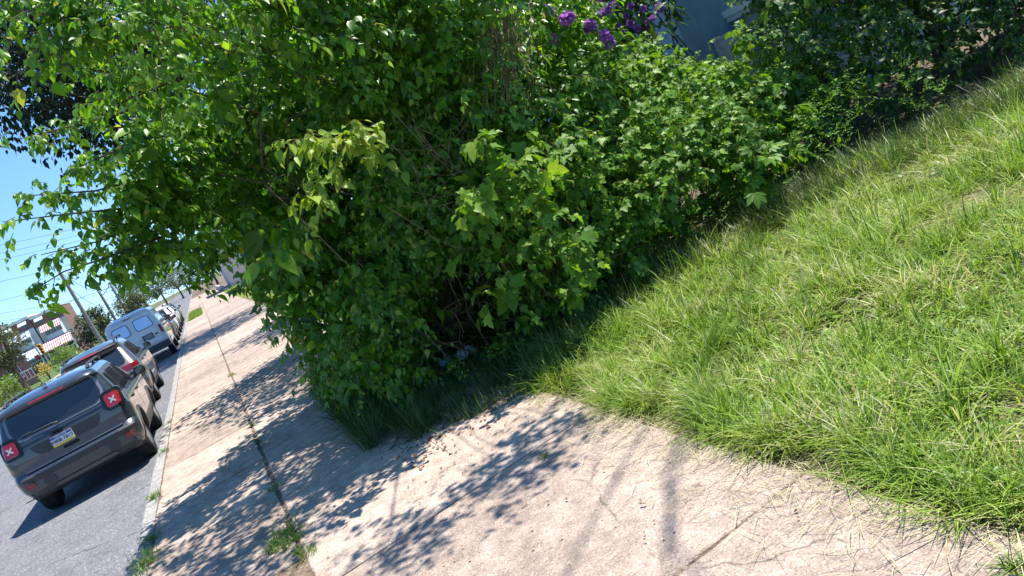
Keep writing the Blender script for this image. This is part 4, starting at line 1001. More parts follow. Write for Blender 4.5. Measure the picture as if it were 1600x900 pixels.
# ---------------------------------------------------------------- silver panel van
def van():
    root = empty('panel_van'); tag(root, 'silver panel van with two pale back windows, parked at the kerb', 'van', 'cars parked along the kerb')
    L = 5.6
    c = Car(L, 2.12, rear=[(.42, .10), (.50, .06), (.72, .04), (1.1, .05), (1.4, .07), (1.92, .16), (1.98, .18), (2.02, .17), (2.06, .21), (2.12, .45)],
            front=[(.42, L-.2), (.55, L), (.9, L-.02), (1.08, L-.12), (1.16, L-.8), (1.2, L-1.1), (1.9, L-1.9), (2.0, L-2.1), (2.12, L-2.5)],
            width=[(.42, .95), (.7, .995), (1.1, 1.0), (1.3, .985), (1.92, .87), (2.0, .82), (2.06, .76), (2.12, .58)],
            rcr=[(.4, .10), (1.9, .14), (2.12, .2)], rcf=[(.4, .3), (2.12, .3)], zb=.42, wheels=(1.05, 4.55), r=.37, kb=.03, kf=.2)
    c.hood = 1.18
    common(c, root, m_silver, [rr_rows(1.3, 1.85, 3.75, 4.55, .06, .06, .02, -.35)], 8, None, (4.35, 1.25), m_clad)
    P_ = lambda n, rows, mm, par=root, **kk: panel(c, n, 'rear', rows, mm, par, **kk)
    for sg in (-1, 1):
        d = P_('back_door', rr_rows(.74, 1.955, *sorted((sg*.006, sg*.83)), .04, .08, *((-sg*0, -sg*.09) if sg > 0 else (.09, 0))), m_silver, out=.008, deep=.02, cols=16)
        fr = P_('window_seal', rr_rows(1.37, 1.84, *sorted((sg*.10, sg*.76)), .11, .11, *((0, -.07) if sg > 0 else (.07, 0))), m_clad, d, out=.013, deep=.01, cols=14)
        P_('window', rr_rows(1.395, 1.815, *sorted((sg*.125, sg*.735)), .09, .09, *((0, -.07) if sg > 0 else (.07, 0))), m_mirrorglass, d, out=.018, deep=.01, cols=14)
        P_('tail_light', rr_rows(.98, 1.30, *sorted((sg*.86, sg*.985)), .02, .02, 0, 0), m_red, out=.012, cols=10)
        P_('door_hinge', rr_rows(1.75, 1.80, *sorted((sg*.78, sg*.86)), .01, .01), m_silver, out=.02)
    P_('plate_recess', rr_rows(.93, 1.15, .16, .56, .02, .02), m_clad, out=.016)
    pl = P_('number_plate', rr_rows(.965, 1.115, .22, .52, .012, .012), m_greytrim, out=.022, deep=.01, cols=3)
    P_('door_handle', rr_rows(1.00, 1.06, .62, .74, .02, .02), m_clad, out=.02)
    P_('brake_light', rr_rows(1.975, 2.005, -.14, .14, .01, .01), m_redl, out=.02)
    mb = MB(); mb.prism([(-.12, .46), (.10, .46), (.10, .66), (-.10, .66), (-.12, .62)], 0, -.98, .98); mb.build('bumper', m_clad, root, bevel=.02)
    for i in range(4): mb = MB(); mb.box((-.5, .8+i*.8, 2.125), (.5, .86+i*.8, 2.165)); mb.build('roof_rib', m_silver, root, bevel=.01)
    return root, c
r3, c3 = van(); put(r3, -2.74, 32.3, 0)
for nm, lb, m_, x, y, t, H_, W_ in [('parked_car', 'black car with wide red tail lights parked just beyond the silver van', m_blackp, -2.62, 39.5, 'wide', 1.52, .9),
                            ('parked_car', 'white car with upright red tail lights parked beyond the black car', m_whitep, -2.66, 45.6, 'tall', 1.74, .95),
                            ('parked_car', 'silver car with red tail lights parked beyond the white one', m_silver, -2.62, 52, 'wide', 1.6, .9),
                            ('parked_car', 'dark grey car at the far end of the parked row beside the orange cone', m_gun, -2.66, 58.5, 'wide', 1.55, .9)]:
    r_, c_ = crossover(nm, lb, m_, t, None, H_, W_, 4.5); r_['category'] = 'car'; put(r_, x, y, 0)
cone = empty('traffic_cone', tuple(atz(313, 466, 0.0))); tag(cone, 'small orange traffic cone on the sidewalk beside the far parked cars', 'cone')
mb = MB(); mb.lathe([(.13, .04), (.03, .7), (.001, .71)], k=16); mb.build('cone_body', m_orange, cone, smooth=True)
mb = MB(); mb.box((-.19, -.19, 0), (.19, .19, .04)); mb.build('base', m_orange, cone, bevel=.01)
mb = MB(); mb.lathe([(.099, .30), (.075, .44)], k=16); mb.build('collar', m_whitep, cone)
# ================================================================== BACKGROUND
def gen_tree(name, label, cat, base, ztop, zlow, rad, n, ls, m_, group=None, nc=26, trunk_r=.16, lean=(0, 0), droop=False, fill=.75, kind_part='crown'):
    """tapered trunk, limbs to every leaf clump, uneven crown with gaps"""
    root = empty(name, base); tag(root, label, cat, group)
    zc = (ztop+zlow)/2; hz = (ztop-zlow)/2; C = []
    while len(C) < nc:
        p = rng.uniform(-1, 1, 3)
        if np.linalg.norm(p) > 1: continue
        p = p/max(np.linalg.norm(p), .3)*np.linalg.norm(p)**.55
        C.append((p[0]*rad*fill+lean[0], p[1]*rad*fill+lean[1], zc+p[2]*hz*fill))
    C = np.array(C); k = n//nc; L = []; D = []; N = []; Sz = []
    for c in C:
        rr = rad*rng.uniform(.24, .42); o = nrm(rng.normal(0, 1, (k, 3))+np.array([0, 0, .2])); P = c+o*(rr*rng.uniform(.35, 1.05, k))[:, None]*np.array([1, 1, .8])
        d = o+rng.normal(0, .5, (k, 3))-UP*(.9 if droop else .25)
        L.append(P); D.append(d); N.append(UP*.7+o*.5+rng.normal(0, .45, (k, 3))); Sz.append(ls*rng.uniform(.6, 1.4, k))
    V, F = place(SIMPLE, np.concatenate(L), np.concatenate(D), np.concatenate(N), np.concatenate(Sz))
    link(kind_part, mesh_np(kind_part, V, F), m_, root)
    mb = MB(); top = (lean[0]*.6, lean[1]*.6, zlow+hz*.5)
    mb.tube([(0, 0, -.1), (rng.normal(0, .06), rng.normal(0, .06), zlow*.5), top], [trunk_r*1.25, trunk_r, trunk_r*.7], 9); mb.build('trunk', m_bark, root, smooth=True)
    lb = MB()
    for c in C: bough(lb, np.array(top)*rng.uniform(.75, 1.0), c, trunk_r*.38, .012, wob=.1, n=5)
    lb.build('branch', m_bark, root, smooth=True)
    return root
m_leafO = leafmat('olive leaf', [(0, (.05, .07, .03)), (.5, (.10, .125, .05)), (1, (.17, .19, .085))], trans=.3, rough=.55)
m_leafG = leafmat('street tree leaf', [(0, (.03, .06, .016)), (.5, (.06, .11, .025)), (1, (.11, .17, .04))], trans=.3, rough=.5)
m_leafY = leafmat('bright shrub leaf', [(0, (.10, .17, .02)), (.5, (.17, .27, .03)), (1, (.26, .36, .05))], trans=.35, rough=.5)
m_leafK = leafmat('dark evergreen leaf', [(0, (.012, .03, .014)), (.5, (.022, .05, .02)), (1, (.04, .08, .03))], trans=.15, rough=.5)
# the dark tree whose crown shows against the sky and shades the sidewalk further on
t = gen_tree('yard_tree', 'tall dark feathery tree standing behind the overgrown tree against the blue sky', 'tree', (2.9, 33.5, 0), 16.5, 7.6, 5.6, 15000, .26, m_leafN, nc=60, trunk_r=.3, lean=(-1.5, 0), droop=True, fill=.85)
gen_tree('hedge_tree', 'second leafy tree leaning over the sidewalk, mostly hidden behind the overgrown tree', 'tree', (2.7, 13.8, 0), 5.2, 1.5, 2.6, 9000, .13, m_leafA, nc=44, trunk_r=.13, lean=(-.35, 0))
gen_tree('yard_tree', 'green yard tree beyond the sidewalk, hidden behind the overgrown tree', 'tree', (5.0, 22, 0), 8.5, 2.6, 3.2, 8000, .2, m_leafG, nc=36, trunk_r=.2)
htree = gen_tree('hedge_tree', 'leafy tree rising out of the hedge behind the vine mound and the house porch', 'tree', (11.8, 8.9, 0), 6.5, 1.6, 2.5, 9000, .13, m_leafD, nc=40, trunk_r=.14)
mb = MB()
_kx, _ky = -math.sin(R_(SUN_AZ))/math.tan(R_(SUN_EL)), -math.cos(R_(SUN_AZ))/math.tan(R_(SUN_EL))
for sh in ([(2.6, 4.6), (1.6, 3.9), (.95, 3.42), (.6, 3.1)], [(2.9, 4.3), (1.75, 3.55), (1.3, 3.1), (1.0, 2.65)], [(1.6, 3.5), (1.25, 2.95), (1.15, 2.6)]):
    P = [(-.1, -.1, 6.0), (-2.5, -1.2, 8.6)]+[(x-_kx*9.6-11.8, y-_ky*9.6-8.9, 9.6) for x, y in sh]
    mb.tube(P, [.03, .016]+list(np.linspace(.016, .011, len(sh))), 6)
mb.build('bare_limb', m_bark, htree, smooth=True)
gen_tree('corner_tree', 'small olive green tree with a crooked trunk at the far street corner', 'tree', (at(47, 610, 60)[0], 60, 0), 5.6, 1.6, 2.3, 4200, .17, m_leafO, nc=22, trunk_r=.2, lean=(-.3, 0))
for (px, py, Y, zt, zl, r, mm, lb, nn) in [
        (150, 505, 97, 4.6, 1.2, 2.0, m_leafO, 'olive street tree standing between the leaning utility pole and the van roof', 2600),
        (205, 480, 120, 4.8, 1.2, 2.8, m_leafO, 'pale olive tree behind the van, left of the larger far trees', 2200),
        (225, 470, 140, 8.2, 1.5, 4.4, m_leafG, 'broad green tree far down the street above the van roof', 2600),
        (250, 455, 165, 9.5, 1.5, 5.2, m_leafO, 'tall pale tree far down the street above the parked cars', 2400),
        (275, 445, 185, 8.5, 1.2, 5.0, m_leafG, 'rounded green tree at the far end of the street', 2000)]:
    gen_tree('street_tree', lb, 'tree', (at(px, py, Y)[0], Y, 0), zt, zl, r, nn, .3, mm, 'trees along the far side of the street', nc=22, trunk_r=.2)
for (px, Y, x, zt, r, lb) in [(0, 150, 3.5, 8, 4.5, 'green tree at the far end of the right hand sidewalk'), (0, 210, -2, 8.5, 6, 'low mass of green closing the end of the street')]:
    gen_tree('street_tree', lb, 'tree', (x, Y, 0), zt, 1.0, r, 1900, .4, m_leafG, 'trees at the end of the street', nc=20, trunk_r=.22)
def shrub(name, label, px, py, Y, r, h, m_, n=900, ls=.12, z=0):
    b = at(px, py, Y); root = empty(name, (b[0], Y, z)); tag(root, label, 'shrub')
    C = np.stack([rng.uniform(-1, 1, 14)*r*.65, rng.uniform(-1, 1, 14)*r*.5, rng.uniform(.25, .78, 14)*h], 1); k = n//14; P = []; D = []; N = []
    for c in C:
        o = nrm(rng.normal(0, 1, (k, 3))+np.array([0, 0, .35])); P.append(c+o*(r*.42*rng.uniform(.5, 1.1, k))[:, None]*np.array([1, 1, min(1, h/r*.6)])); D.append(o+rng.normal(0, .5, (k, 3))); N.append(UP*.8+o*.4+rng.normal(0, .4, (k, 3)))
    V, F = place(SIMPLE, np.concatenate(P), np.concatenate(D), np.concatenate(N), ls*rng.uniform(.6, 1.4, k*14)); link('foliage', mesh_np('foliage', V, F), m_, root)
    mb = MB()
    for c in C[:8]: mb.tube([(c[0]*.2, c[1]*.2, -.05), c], [.03, .01], 5)
    mb.build('stem', m_bark, root)
shrub('evergreen', 'dark rounded evergreen shrub at the foot of the leaning utility pole', 130, 517, 84, 1.4, 3.3, m_leafK, 1800, .2)
shrub('clipped_shrub', 'bright topped clipped shrub in front of the white railed row houses', 92, 552, 66, 1.5, 2.3, m_leafY, 1400, .15)
shrub('clipped_shrub', 'yellow green shrub left of the boxy SUV roof', 3, 610, 44, .9, 2.1, m_leafY, 1200, .13)
shrub('flowering_shrub', 'small yellow shrub on the lawn in front of the brick houses', 66, 572, 74, .7, 1.6, simple('yellow leaf', (.5, .38, .04), .7, noise=.3), 500, .14)

# ------------------------------------------------------------------ row houses across the street
def brick(name, c1, c2, mort, sc):
    m_, t, b = mat(name); tc = t.nodes.new('ShaderNodeTexCoord'); mp = t.nodes.new('ShaderNodeMapping'); t.links.new(tc.outputs['Object'], mp.inputs[0])
    mp.inputs['Rotation'].default_value = (R_(90), 0, 0); br = t.nodes.new('ShaderNodeTexBrick'); br.inputs['Scale'].default_value = sc
    br.inputs['Color1'].default_value = (*c1, 1); br.inputs['Color2'].default_value = (*c2, 1); br.inputs['Mortar'].default_value = (*mort, 1); br.inputs['Mortar Size'].default_value = .012
    t.links.new(mp.outputs[0], br.inputs[0]); t.links.new(br.outputs['Color'], b.inputs['Base Color']); b.inputs['Roughness'].default_value = .9
    return m_
m_brick = brick('brown brick', (.27, .13, .10), (.20, .10, .08), (.36, .31, .27), 2.2)
m_white = simple('white painted trim', (.80, .80, .78), .5, noise=.06, nscale=6)
m_cream = simple('cream stucco', (.70, .62, .52), .85, noise=.12, nscale=5)
m_winglass = simple('house window glass', (.05, .07, .10), .08, coat=.5)
m_roofdark = simple('tar roof', (.09, .085, .085), .9, noise=.2)
m_conc = simple('grey steps', (.42, .41, .40), .85, noise=.15)
m_redcloth = simple('red cloth', (.60, .04, .05), .7)
m_bluecloth = simple('blue awning cloth', (.16, .24, .40), .7)
def stripes(name, a, bcol, sc):
    m_, t, b = mat(name); tc = t.nodes.new('ShaderNodeTexCoord'); wv = t.nodes.new('ShaderNodeTexWave'); wv.wave_type = 'BANDS'; wv.bands_direction = 'X'; wv.inputs['Scale'].default_value = sc
    r = ramp(t, [(.0, a), (.49, a), (.51, bcol), (1, bcol)]); t.links.new(tc.outputs['Object'], wv.inputs[0]); t.links.new(wv.outputs['Fac'], r.inputs[0]); t.links.new(r.outputs[0], b.inputs['Base Color']); b.inputs['Roughness'].default_value = .6
    return m_
m_awnW = stripes('white and blue awning', (.8, .8, .8), (.30, .40, .55), .8)
m_awnR = stripes('white and red awning', (.8, .78, .76), (.55, .07, .07), 1.0)
m_awnG = stripes('white and green awning', (.8, .8, .76), (.35, .42, .30), 1.1)
def row_house(label, x, y, rz, wd, h, awn, top, door, group, roofstep=0, name='row_house', m_wall=None, side=None):
    """two-storey brick row house: porch below, bay and awnings above; facade along local x, facing -y"""
    root = empty(name, (x, y, 0), rz); tag(root, label, 'house', group); hw = wd/2; m_wall = m_wall or m_brick
    mb = MB(); mb.box((-hw, 0, -.2), (hw, 9, h)); w_ = mb.build('wall', m_wall, root)
    mb = MB(); mb.box((-hw-.03, -.16, h-.34), (hw+.03, .06, h-.10)); mb.box((-hw-.05, -.24, h-.10), (hw+.05, 9, h+.06)); mb.build('cornice', m_roofdark if top == 0 else m_white, root)
    mb = MB(); mb.box((-hw+.05, -.06, 1.7), (hw-.05, -.0, h-1.9)); mb.build('siding', side or m_white, root)
    # upper bay
    mb = MB(); mb.prism([(-hw*.72, 0), (-hw*.5, -.8), (hw*.5, -.8), (hw*.72, 0)], 2, h*.46, h*.46+2.25); bay = mb.build('bay', m_white, root)
    for q in (-.62, 0, .62):
        mb = MB(); mb.box((q*hw*.62-.38, -.83, h*.46+.75), (q*hw*.62+.38, -.805, h*.46+1.9)); wi = mb.build('window', m_winglass, root)
        mb = MB(); mb.box((q*hw*.62-.44, -.85, h*.46+.69), (q*hw*.62+.44, -.80, h*.46+.75)); mb.box((q*hw*.62-.44, -.85, h*.46+1.3), (q*hw*.62+.44, -.80, h*.46+1.34)); mb.build('sill', m_white, wi)
    mb = MB(); mb.prism([(-.82, h*.46+2.5), (-1.75, h*.46+1.5), (-1.75, h*.46+1.38), (-.82, h*.46+2.36)], 0, -hw*.7, hw*.7); mb.build('awning', awn, root)
    for q in (-.5, .5):
        mb = MB(); mb.box((q*hw-.5, -.03, h*.83), (q*hw+.5, -.004, h*.83+.9)); wi = mb.build('window', m_winglass, root)
        mb = MB(); mb.prism([(-.02, h*.82+1.15), (-.75, h*.82+.55), (-.75, h*.82+.45), (-.02, h*.82+1.05)], 0, q*hw-.62, q*hw+.62); mb.build('awning', m_white, wi)
    # porch: floor, posts, roof, railing, awning, steps
    mb = MB(); mb.box((-hw+.03, -2.4, -.2), (hw-.03, -.001, .75)); mb.build('porch_floor', m_wall, root)
    mb = MB(); mb.prism([(-2.75, 2.75), (-2.75, 2.95), (-.02, 3.35), (-.02, 3.1)], 0, -hw+.02, hw-.02); mb.build('porch_roof', m_roofdark, root)
    mb = MB(); mb.prism([(-2.3, 3.5), (-3.6, 2.3), (-3.6, 2.1), (-2.3, 3.3)], 0, -hw+.05, hw-.05); mb.build('awning', awn, root)
    for q in (-1, 1): mb = MB(); mb.box((q*(hw-.2)-.1, -2.35, .75), (q*(hw-.2)+.1, -2.15, 2.78)); mb.build('porch_post', m_white, root)
    mb = MB(); mb.box((-hw+.3, -2.3, 1.55), (hw-.3, -2.22, 1.63)); mb.box((-hw+.3, -2.3, .85), (hw-.3, -2.22, .9)); n = int(wd/.28)
    for i in range(n): q = -hw+.35+i*(wd-.7)/(n-1); mb.box((q-.025, -2.28, .9), (q+.025, -2.24, 1.55))
    mb.build('railing', m_white, root)
    d_ = MB(); d_.box((hw*.25, -.10, .76), (hw*.25+.95, -.061, 2.85)); dd = d_.build('door', door, root)
    k = MB(); k.box((hw*.25+.8, -.14, 1.75), (hw*.25+.86, -.101, 1.85)); k.build('handle', m_chrome, dd)
    mb = MB(); mb.box((-hw*.75, -.10, 1.2), (-hw*.05, -.061, 2.6)); wi = mb.build('window', m_winglass, root)
    mb = MB(); mb.box((-hw*.78, -.13, 1.12), (-hw*.02, -.061, 1.195)); mb.box((-hw*.42, -.115, 1.2), (-hw*.38, -.101, 2.6)); mb.build('sill', m_white, wi)
    mb = MB()
    for i in range(5): mb.box((hw*.2, -2.41-.3*(i+1), -.2), (hw*.2+1.2, -2.41-.3*i, .75-.15*i-.1))
    mb.build('steps', m_conc, root)
    return root
awns = [m_awnW, m_awnR, m_awnG, m_awnW, m_awnW, m_awnR]
ORD = ['leftmost of the far brick row houses, with a blue and white awning', 'brick row house with red and white awnings, second in the far row', 'brick row house with green and white awnings in the middle of the far row',
       'brick row house with a red door and blue striped awnings in the far row', 'lower brick row house with a white cornice in the far row', 'end house of the far brick row, nearest the leaning utility pole']
hts = [8.7, 8.75, 8.85, 9.0, 8.4, 8.0]
for i in range(6):
    row_house(ORD[i], -44.0+4.5*i+(.3 if i > 3 else 0), 138-.25*i+(1.2 if i > 3 else 0), R_(-3), 4.4, hts[i], awns[i], 0 if i < 4 else 1, m_redcloth if i in (3, 1) else m_roofdark, 'brick row houses across the street', side=(m_white, m_cream, m_white, m_bluecloth, m_white, m_cream)[i])
# low brick porch house seen between the SUV roof and the corner tree
def corner_house(label, px, Y, wd, h, rz):
    x = at(px, 600, Y)[0]; root = empty('brick_house', (x, Y, 0), rz); tag(root, label, 'house', 'small brick houses at the corner'); hw = wd/2
    mb = MB(); mb.box((-hw, 0, -.2), (hw, 7, h)); mb.build('wall', m_brick, root)
    mb = MB(); mb.box((-hw-.08, -.2, h+.002), (hw+.08, 7.1, h+.22)); mb.build('roof', m_roofdark, root)
    for q in (-.55, .45):
        mb = MB(); mb.box((q*hw-.5, -.04, h*.42), (q*hw+.5, -.003, h*.42+1.3)); wi = mb.build('window', m_winglass, root)
        mb = MB()
        for a in (-.52, -.02, .48): mb.box((q*hw+a, -.075, h*.42-.05), (q*hw+a+.05, -.042, h*.42+1.35))
        mb.box((q*hw-.52, -.09, h*.42-.12), (q*hw+.53, -.002, h*.42-.052)); mb.build('frame', m_white, wi)
    mb = MB(); mb.box((-hw, -2.0, -.2), (hw, -.003, .6)); mb.build('porch_floor', m_brick, root)
    mb = MB(); n = int(wd/.3)
    for i in range(n): q = -hw+.1+i*(wd-.2)/(n-1); mb.box((q-.03, -1.98, .601), (q+.03, -1.92, 1.4))
    mb.box((-hw, -2.0, 1.4), (hw, -1.9, 1.48)); mb.build('railing', m_white, root)
    mb = MB()
    for i in range(4): mb.box((-.6, -2.001-.3*(i+1), -.2), (.6, -2.001-.3*i, .5-.15*i)); 
    mb.build('steps', m_conc, root)
corner_house('small brick house with a white porch railing left of the boxy SUV roof', 8, 84, 5.0, 2.6, R_(12))
# ------------------------------------------------------------------ pale houses at the far end of the right sidewalk
def pale_house(label, x, y, ln, h, m_):
    root = empty('pale_house', (x, y, 0)); tag(root, label, 'house', 'pale houses along the right sidewalk')
    mb = MB(); mb.box((0, 0, -.2), (8, ln, h)); mb.build('wall', m_, root)
    mb = MB(); mb.box((-.3, -.1, h+.002), (8.1, ln+.1, h+.3)); mb.build('cornice', m_white, root)
    for k in range(int(ln//3.6)):
        a = .6+3.6*k
        mb = MB(); mb.box((-.03, a, .3), (-.003, a+1.5, 2.7)); d = mb.build('door', m_winglass, root)
        mb = MB(); mb.box((-.09, a-.14, -.02), (-.002, a-.002, 2.95)); mb.box((-.09, a+1.502, -.02), (-.002, a+1.64, 2.95)); mb.box((-.09, a-.002, 2.71), (-.031, a+1.502, 2.95)); mb.build('frame', m_white, d)
        mb = MB(); mb.box((-.03, a+.2, 3.6), (-.003, a+1.3, 5.2)); w_ = mb.build('window', m_winglass, root)
        mb = MB(); mb.box((-.1, a+.1, 3.45), (-.002, a+1.4, 3.595)); mb.build('sill', m_white, w_)
        mb = MB(); mb.box((-1.0, a-.05, -.05), (-.091, a+1.55, .18)); mb.build('steps', m_conc, root)
pale_house('cream house with tall dark doorways at the far end of the right sidewalk', 3.1, 82, 11, 6.2, m_cream)
pale_house('cream house behind the overgrown tree on the right of the sidewalk', 4.6, 62, 12, 6.2, m_cream)
mb = MB(); mb.box((2.1, 84, -.05), (2.35, 112, .45)); tag(mb.build('low_wall', m_conc, bevel=.02), 'low concrete wall beside the far sidewalk', 'wall')
m_vergegrass = m_grass
mb = MB(); x = rng.uniform(-1.35, -.5, 900); y = rng.uniform(52, 66, 900)
V, F = tufts(np.stack([x, y, np.zeros(900)], 1), 8, .08, .14, .3, .6, .02); tag(link('verge_grass', mesh_np('verge_grass', V, F), m_leafY), 'strip of grass at the kerb beside the far parked cars', 'grass', kind='stuff')

# ------------------------------------------------------------------ utility poles, wires, signal
m_pole = simple('weathered pole wood', (.24, .21, .18), .9, noise=.3, nscale=8, bump=.4)
m_wire = simple('black wire', (.06, .06, .065), .6)
m_galv = simple('galvanised steel', (.45, .46, .47), .45, metal=.6)
TOPS = []
def utility_pole(label, px0, py0, px1, py1, Y, ztop=None, arm=True):
    a = at(px1, py1, Y); root = empty('utility_pole', (a[0], Y, 0)); tag(root, label, 'utility pole', 'utility poles along the street')
    zt = ztop or at(px0, py0, Y)[2]; mb = MB(); mb.tube([(0, 0, -.2), (0, 0, zt)], [.19, .13], 10); mb.build('pole', m_pole, root, smooth=True)
    mb = MB(); mb.box((-.06, -.9, zt-.75), (.06, .9, zt-.63)); mb.build('crossarm', m_pole, root)
    for q in (-.8, .75): mb = MB(); mb.lathe([(.05, zt-.63), (.06, zt-.55), (.03, zt-.48)], (0, q, 0), k=8); mb.build('insulator', m_conc, root)
    if arm:
        mb = MB(); mb.tube([(0, 0, zt-1.2), (1.2, 0, zt-.5), (2.6, 0, zt-.3)], [.05, .045, .04], 6); mb.build('lamp_arm', m_galv, root)
        mb = MB(); mb.prism([(2.5, zt-.38), (3.2, zt-.33), (3.15, zt-.22), (2.55, zt-.2)], 1, -.14, .14); mb.build('lamp_head', m_galv, root, bevel=.03)
    TOPS.append((a[0], Y, zt)); return root
utility_pole('tall utility pole whose top is hidden by the lowest leafy bough', 93, 428, 150, 520, 78, 8.4, False)
utility_pole('utility pole standing to the left of the van roof', 150, 449, 176, 492, 98, None, True)
utility_pole('utility pole just above the van roof', 170, 441, 198, 488, 122, None, True)
utility_pole('thin far utility pole between leaves and treetops above the van', 203, 455, 212, 470, 150, None, False)
def wire(label, a, b, sag, grp='overhead wires', r=.016):
    a, b = np.array(a, float), np.array(b, float); mid = (a+b)/2; n = 22; P = []
    for i in range(n+1):
        t = i/n; p = a+(b-a)*t; p[2] -= 4*sag*t*(1-t); P.append(tuple(p-mid))
    mb = MB(); mb.tube(P, r, 5); o = mb.build('overhead_wire', m_wire, smooth=True); o.location = mid; tag(o, label, 'wire', grp)
LW = [('wire crossing the street just above the leftmost leafy bough', (-30, 388, 60), (330, 285, 60), .5), ('upper of two close wires crossing the sky below the leafy boughs', (-30, 402, 64), (330, 300, 64), .4), ('lower of two close wires crossing the sky below the leafy boughs', (-30, 412, 64), (330, 308, 64), .4),
      ('dark wire ending in the lowest leafy bough', (-30, 446, 66), (330, 330, 66), .6), ('wire crossing above the brick houses towards the van', (-30, 478, 74), (360, 352, 74), .4),
      ('wire just above the row house roofs', (-30, 494, 80), (360, 395, 80), .8), ('lowest wire over the row house roofs', (-30, 506, 84), (300, 420, 84), .8),
      ('wire running from the tall pole across the street', (110, 470, 78), (360, 378, 80), .2), ('wire rising from the roof corner to the right', (60, 488, 100), (340, 380, 100), .3)]
for lb, a, b, s_ in LW: wire(lb, at(*a), at(*b), s_, r=.007+.0001*a[2])
for i in range(len(TOPS)-1):
    for dz, s_ in ((-.5, .5), (-2.0, 1.0)):
        a, b = TOPS[i], TOPS[i+1]; wire(['cable strung between the tall pole and the pole left of the van', 'cable strung between the two poles above the van', 'cable strung beyond the pole above the van'][i]+(', upper line' if dz > -1 else ', drooping lower line'), (a[0], a[1], a[2]+dz), (b[0], b[1], b[2]+dz), s_, 'cables strung pole to pole', .022)
# traffic signal on its pole at the corner
q = at(64, 545, 100); sig = empty('traffic_signal', (q[0]-.4, 100, q[2]-2.9)); tag(sig, 'yellow traffic signal on a post in front of the row houses', 'traffic light')
m_sigy = simple('signal yellow', (.80, .40, .02), .5); m_sigdark = simple('dark signal lens', (.03, .03, .03), .2)
mb = MB(); mb.tube([(0, 0, -.6), (0, 0, 3.4)], [.09, .07], 10); mb.build('post', m_galv, sig, smooth=True)
hd = MB(); hd.box((.22, -.16, 2.25), (.62, .14, 3.5)); hd.box((.06, -.04, 2.5), (.22, .04, 2.58)); hd.box((.06, -.04, 3.1), (.22, .04, 3.18)); h_ = hd.build('signal_head', m_sigy, sig, bevel=.03)
for z in (2.5, 2.88, 3.26):
    mb = MB(); mb.lathe([(.001, -.175), (.13, -.17), (.13, -.162)], (.42, 0, z), 1, 16); l_ = mb.build('lens', m_sigdark, h_)
    mb = MB(); n = 10; A = []
    for i in range(n+1):
        a = math.pi*(.0+i/n); A += [(.42+.16*math.cos(a), -.161, z+.16*math.sin(a)), (.42+.16*math.cos(a), -.40, z+.155*math.sin(a))]
    mb.add(A, [(2*i, 2*i+1, 2*i+3, 2*i+2) for i in range(n)]); so_ = mb.build('visor', m_sigy, h_); md = so_.modifiers.new('thick', 'SOLIDIFY'); md.thickness = .02
mb = MB(); mb.box((-.55, -.15, 2.1), (-.12, .12, 2.5)); mb.build('walk_signal', m_redcloth, sig, bevel=.03)

# ------------------------------------------------------------------ the house behind the hedge
def lapped(name, col):
    m_, t, b = mat(name); b.inputs['Roughness'].default_value = .7; tc = t.nodes.new('ShaderNodeTexCoord'); wv = t.nodes.new('ShaderNodeTexWave'); wv.wave_profile = 'SAW'; wv.bands_direction = 'Z'; wv.inputs['Scale'].default_value = 1.6
    n = t.nodes.new('ShaderNodeTexNoise'); n.inputs['Scale'].default_value = 2.5; n.inputs['Detail'].default_value = 9; t.links.new(tc.outputs['Object'], n.inputs[0]); t.links.new(tc.outputs['Object'], wv.inputs[0])
    r = ramp(t, [(.3, tuple(c*.72 for c in col)), (.65, col)]); t.links.new(n.outputs['Fac'], r.inputs[0]); t.links.new(r.outputs[0], b.inputs['Base Color'])
    bp = t.nodes.new('ShaderNodeBump'); bp.inputs['Strength'].default_value = .5; bp.inputs['Distance'].default_value = .02; t.links.new(wv.outputs['Fac'], bp.inputs['Height']); t.links.new(bp.outputs[0], b.inputs['Normal'])
    return m_
m_stucco = lapped('blue grey painted siding', (.33, .47, .55)); _unused = simple('blue grey painted wall', (.36, .50, .56), .75, noise=.1, nscale=3)
m_stucco2 = simple('grey green porch wall', (.33, .43, .40), .8, noise=.15, nscale=4)
m_stone = simple('rough white stone block', (.44, .46, .45), .85, noise=.3, nscale=22, bump=1.0)
hs_ = empty('porch_house', (8.75, 11.0, 0)); tag(hs_, 'blue grey house with a white trimmed porch half hidden behind the hedge', 'house')
mb = MB(); mb.box((0, 0, -.1), (9, 12, 6.8)); mb.build('wall', m_stucco, hs_)
mb = MB(); mb.box((-.35, -.35, 6.81), (9.3, 12.3, 7.05)); mb.build('roof', m_roofdark, hs_)
mb = MB(); mb.box((-.02, -.02, -.1), (.10, .10, 6.79)); mb.box((-.024, .7, 2.9), (-.003, .74, 6.7)); mb.box((-.004, -.012, 1.02), (9, -.003, 1.06)); mb.box((.42, -.012, -.05), (.45, -.002, 6.7)); mb.build('corner_board', m_stucco, hs_)
mb = MB(); mb.box((-1.9, .5, -.1), (-.003, 9, 1.55)); mb.build('porch_floor', m_stucco2, hs_)
mb = MB(); mb.box((-2.0, .42, 1.85), (-.35, .75, 2.0)); mb.box((-1.95, .45, 2.06), (-.42, .72, 2.15)); mb.build('porch_ledge', m_white, hs_)
mb = MB(); mb.box((-1.7, .47, 1.552), (-.55, .71, 1.849)); mb.build('porch_wall', m_stone, hs_)
mb = MB(); mb.box((-1.3, .5, 2.151), (-.75, .7, 2.75)); mb.build('porch_pier', m_stucco2, hs_)
mb = MB(); mb.box((.45, -.7, -.1), (1.0, -.02, 1.42)); mb.box((.52, -.62, 1.421), (1.5, -.02, 1.9)); mb.build('pedestal', m_stone, hs_, bevel=.03)
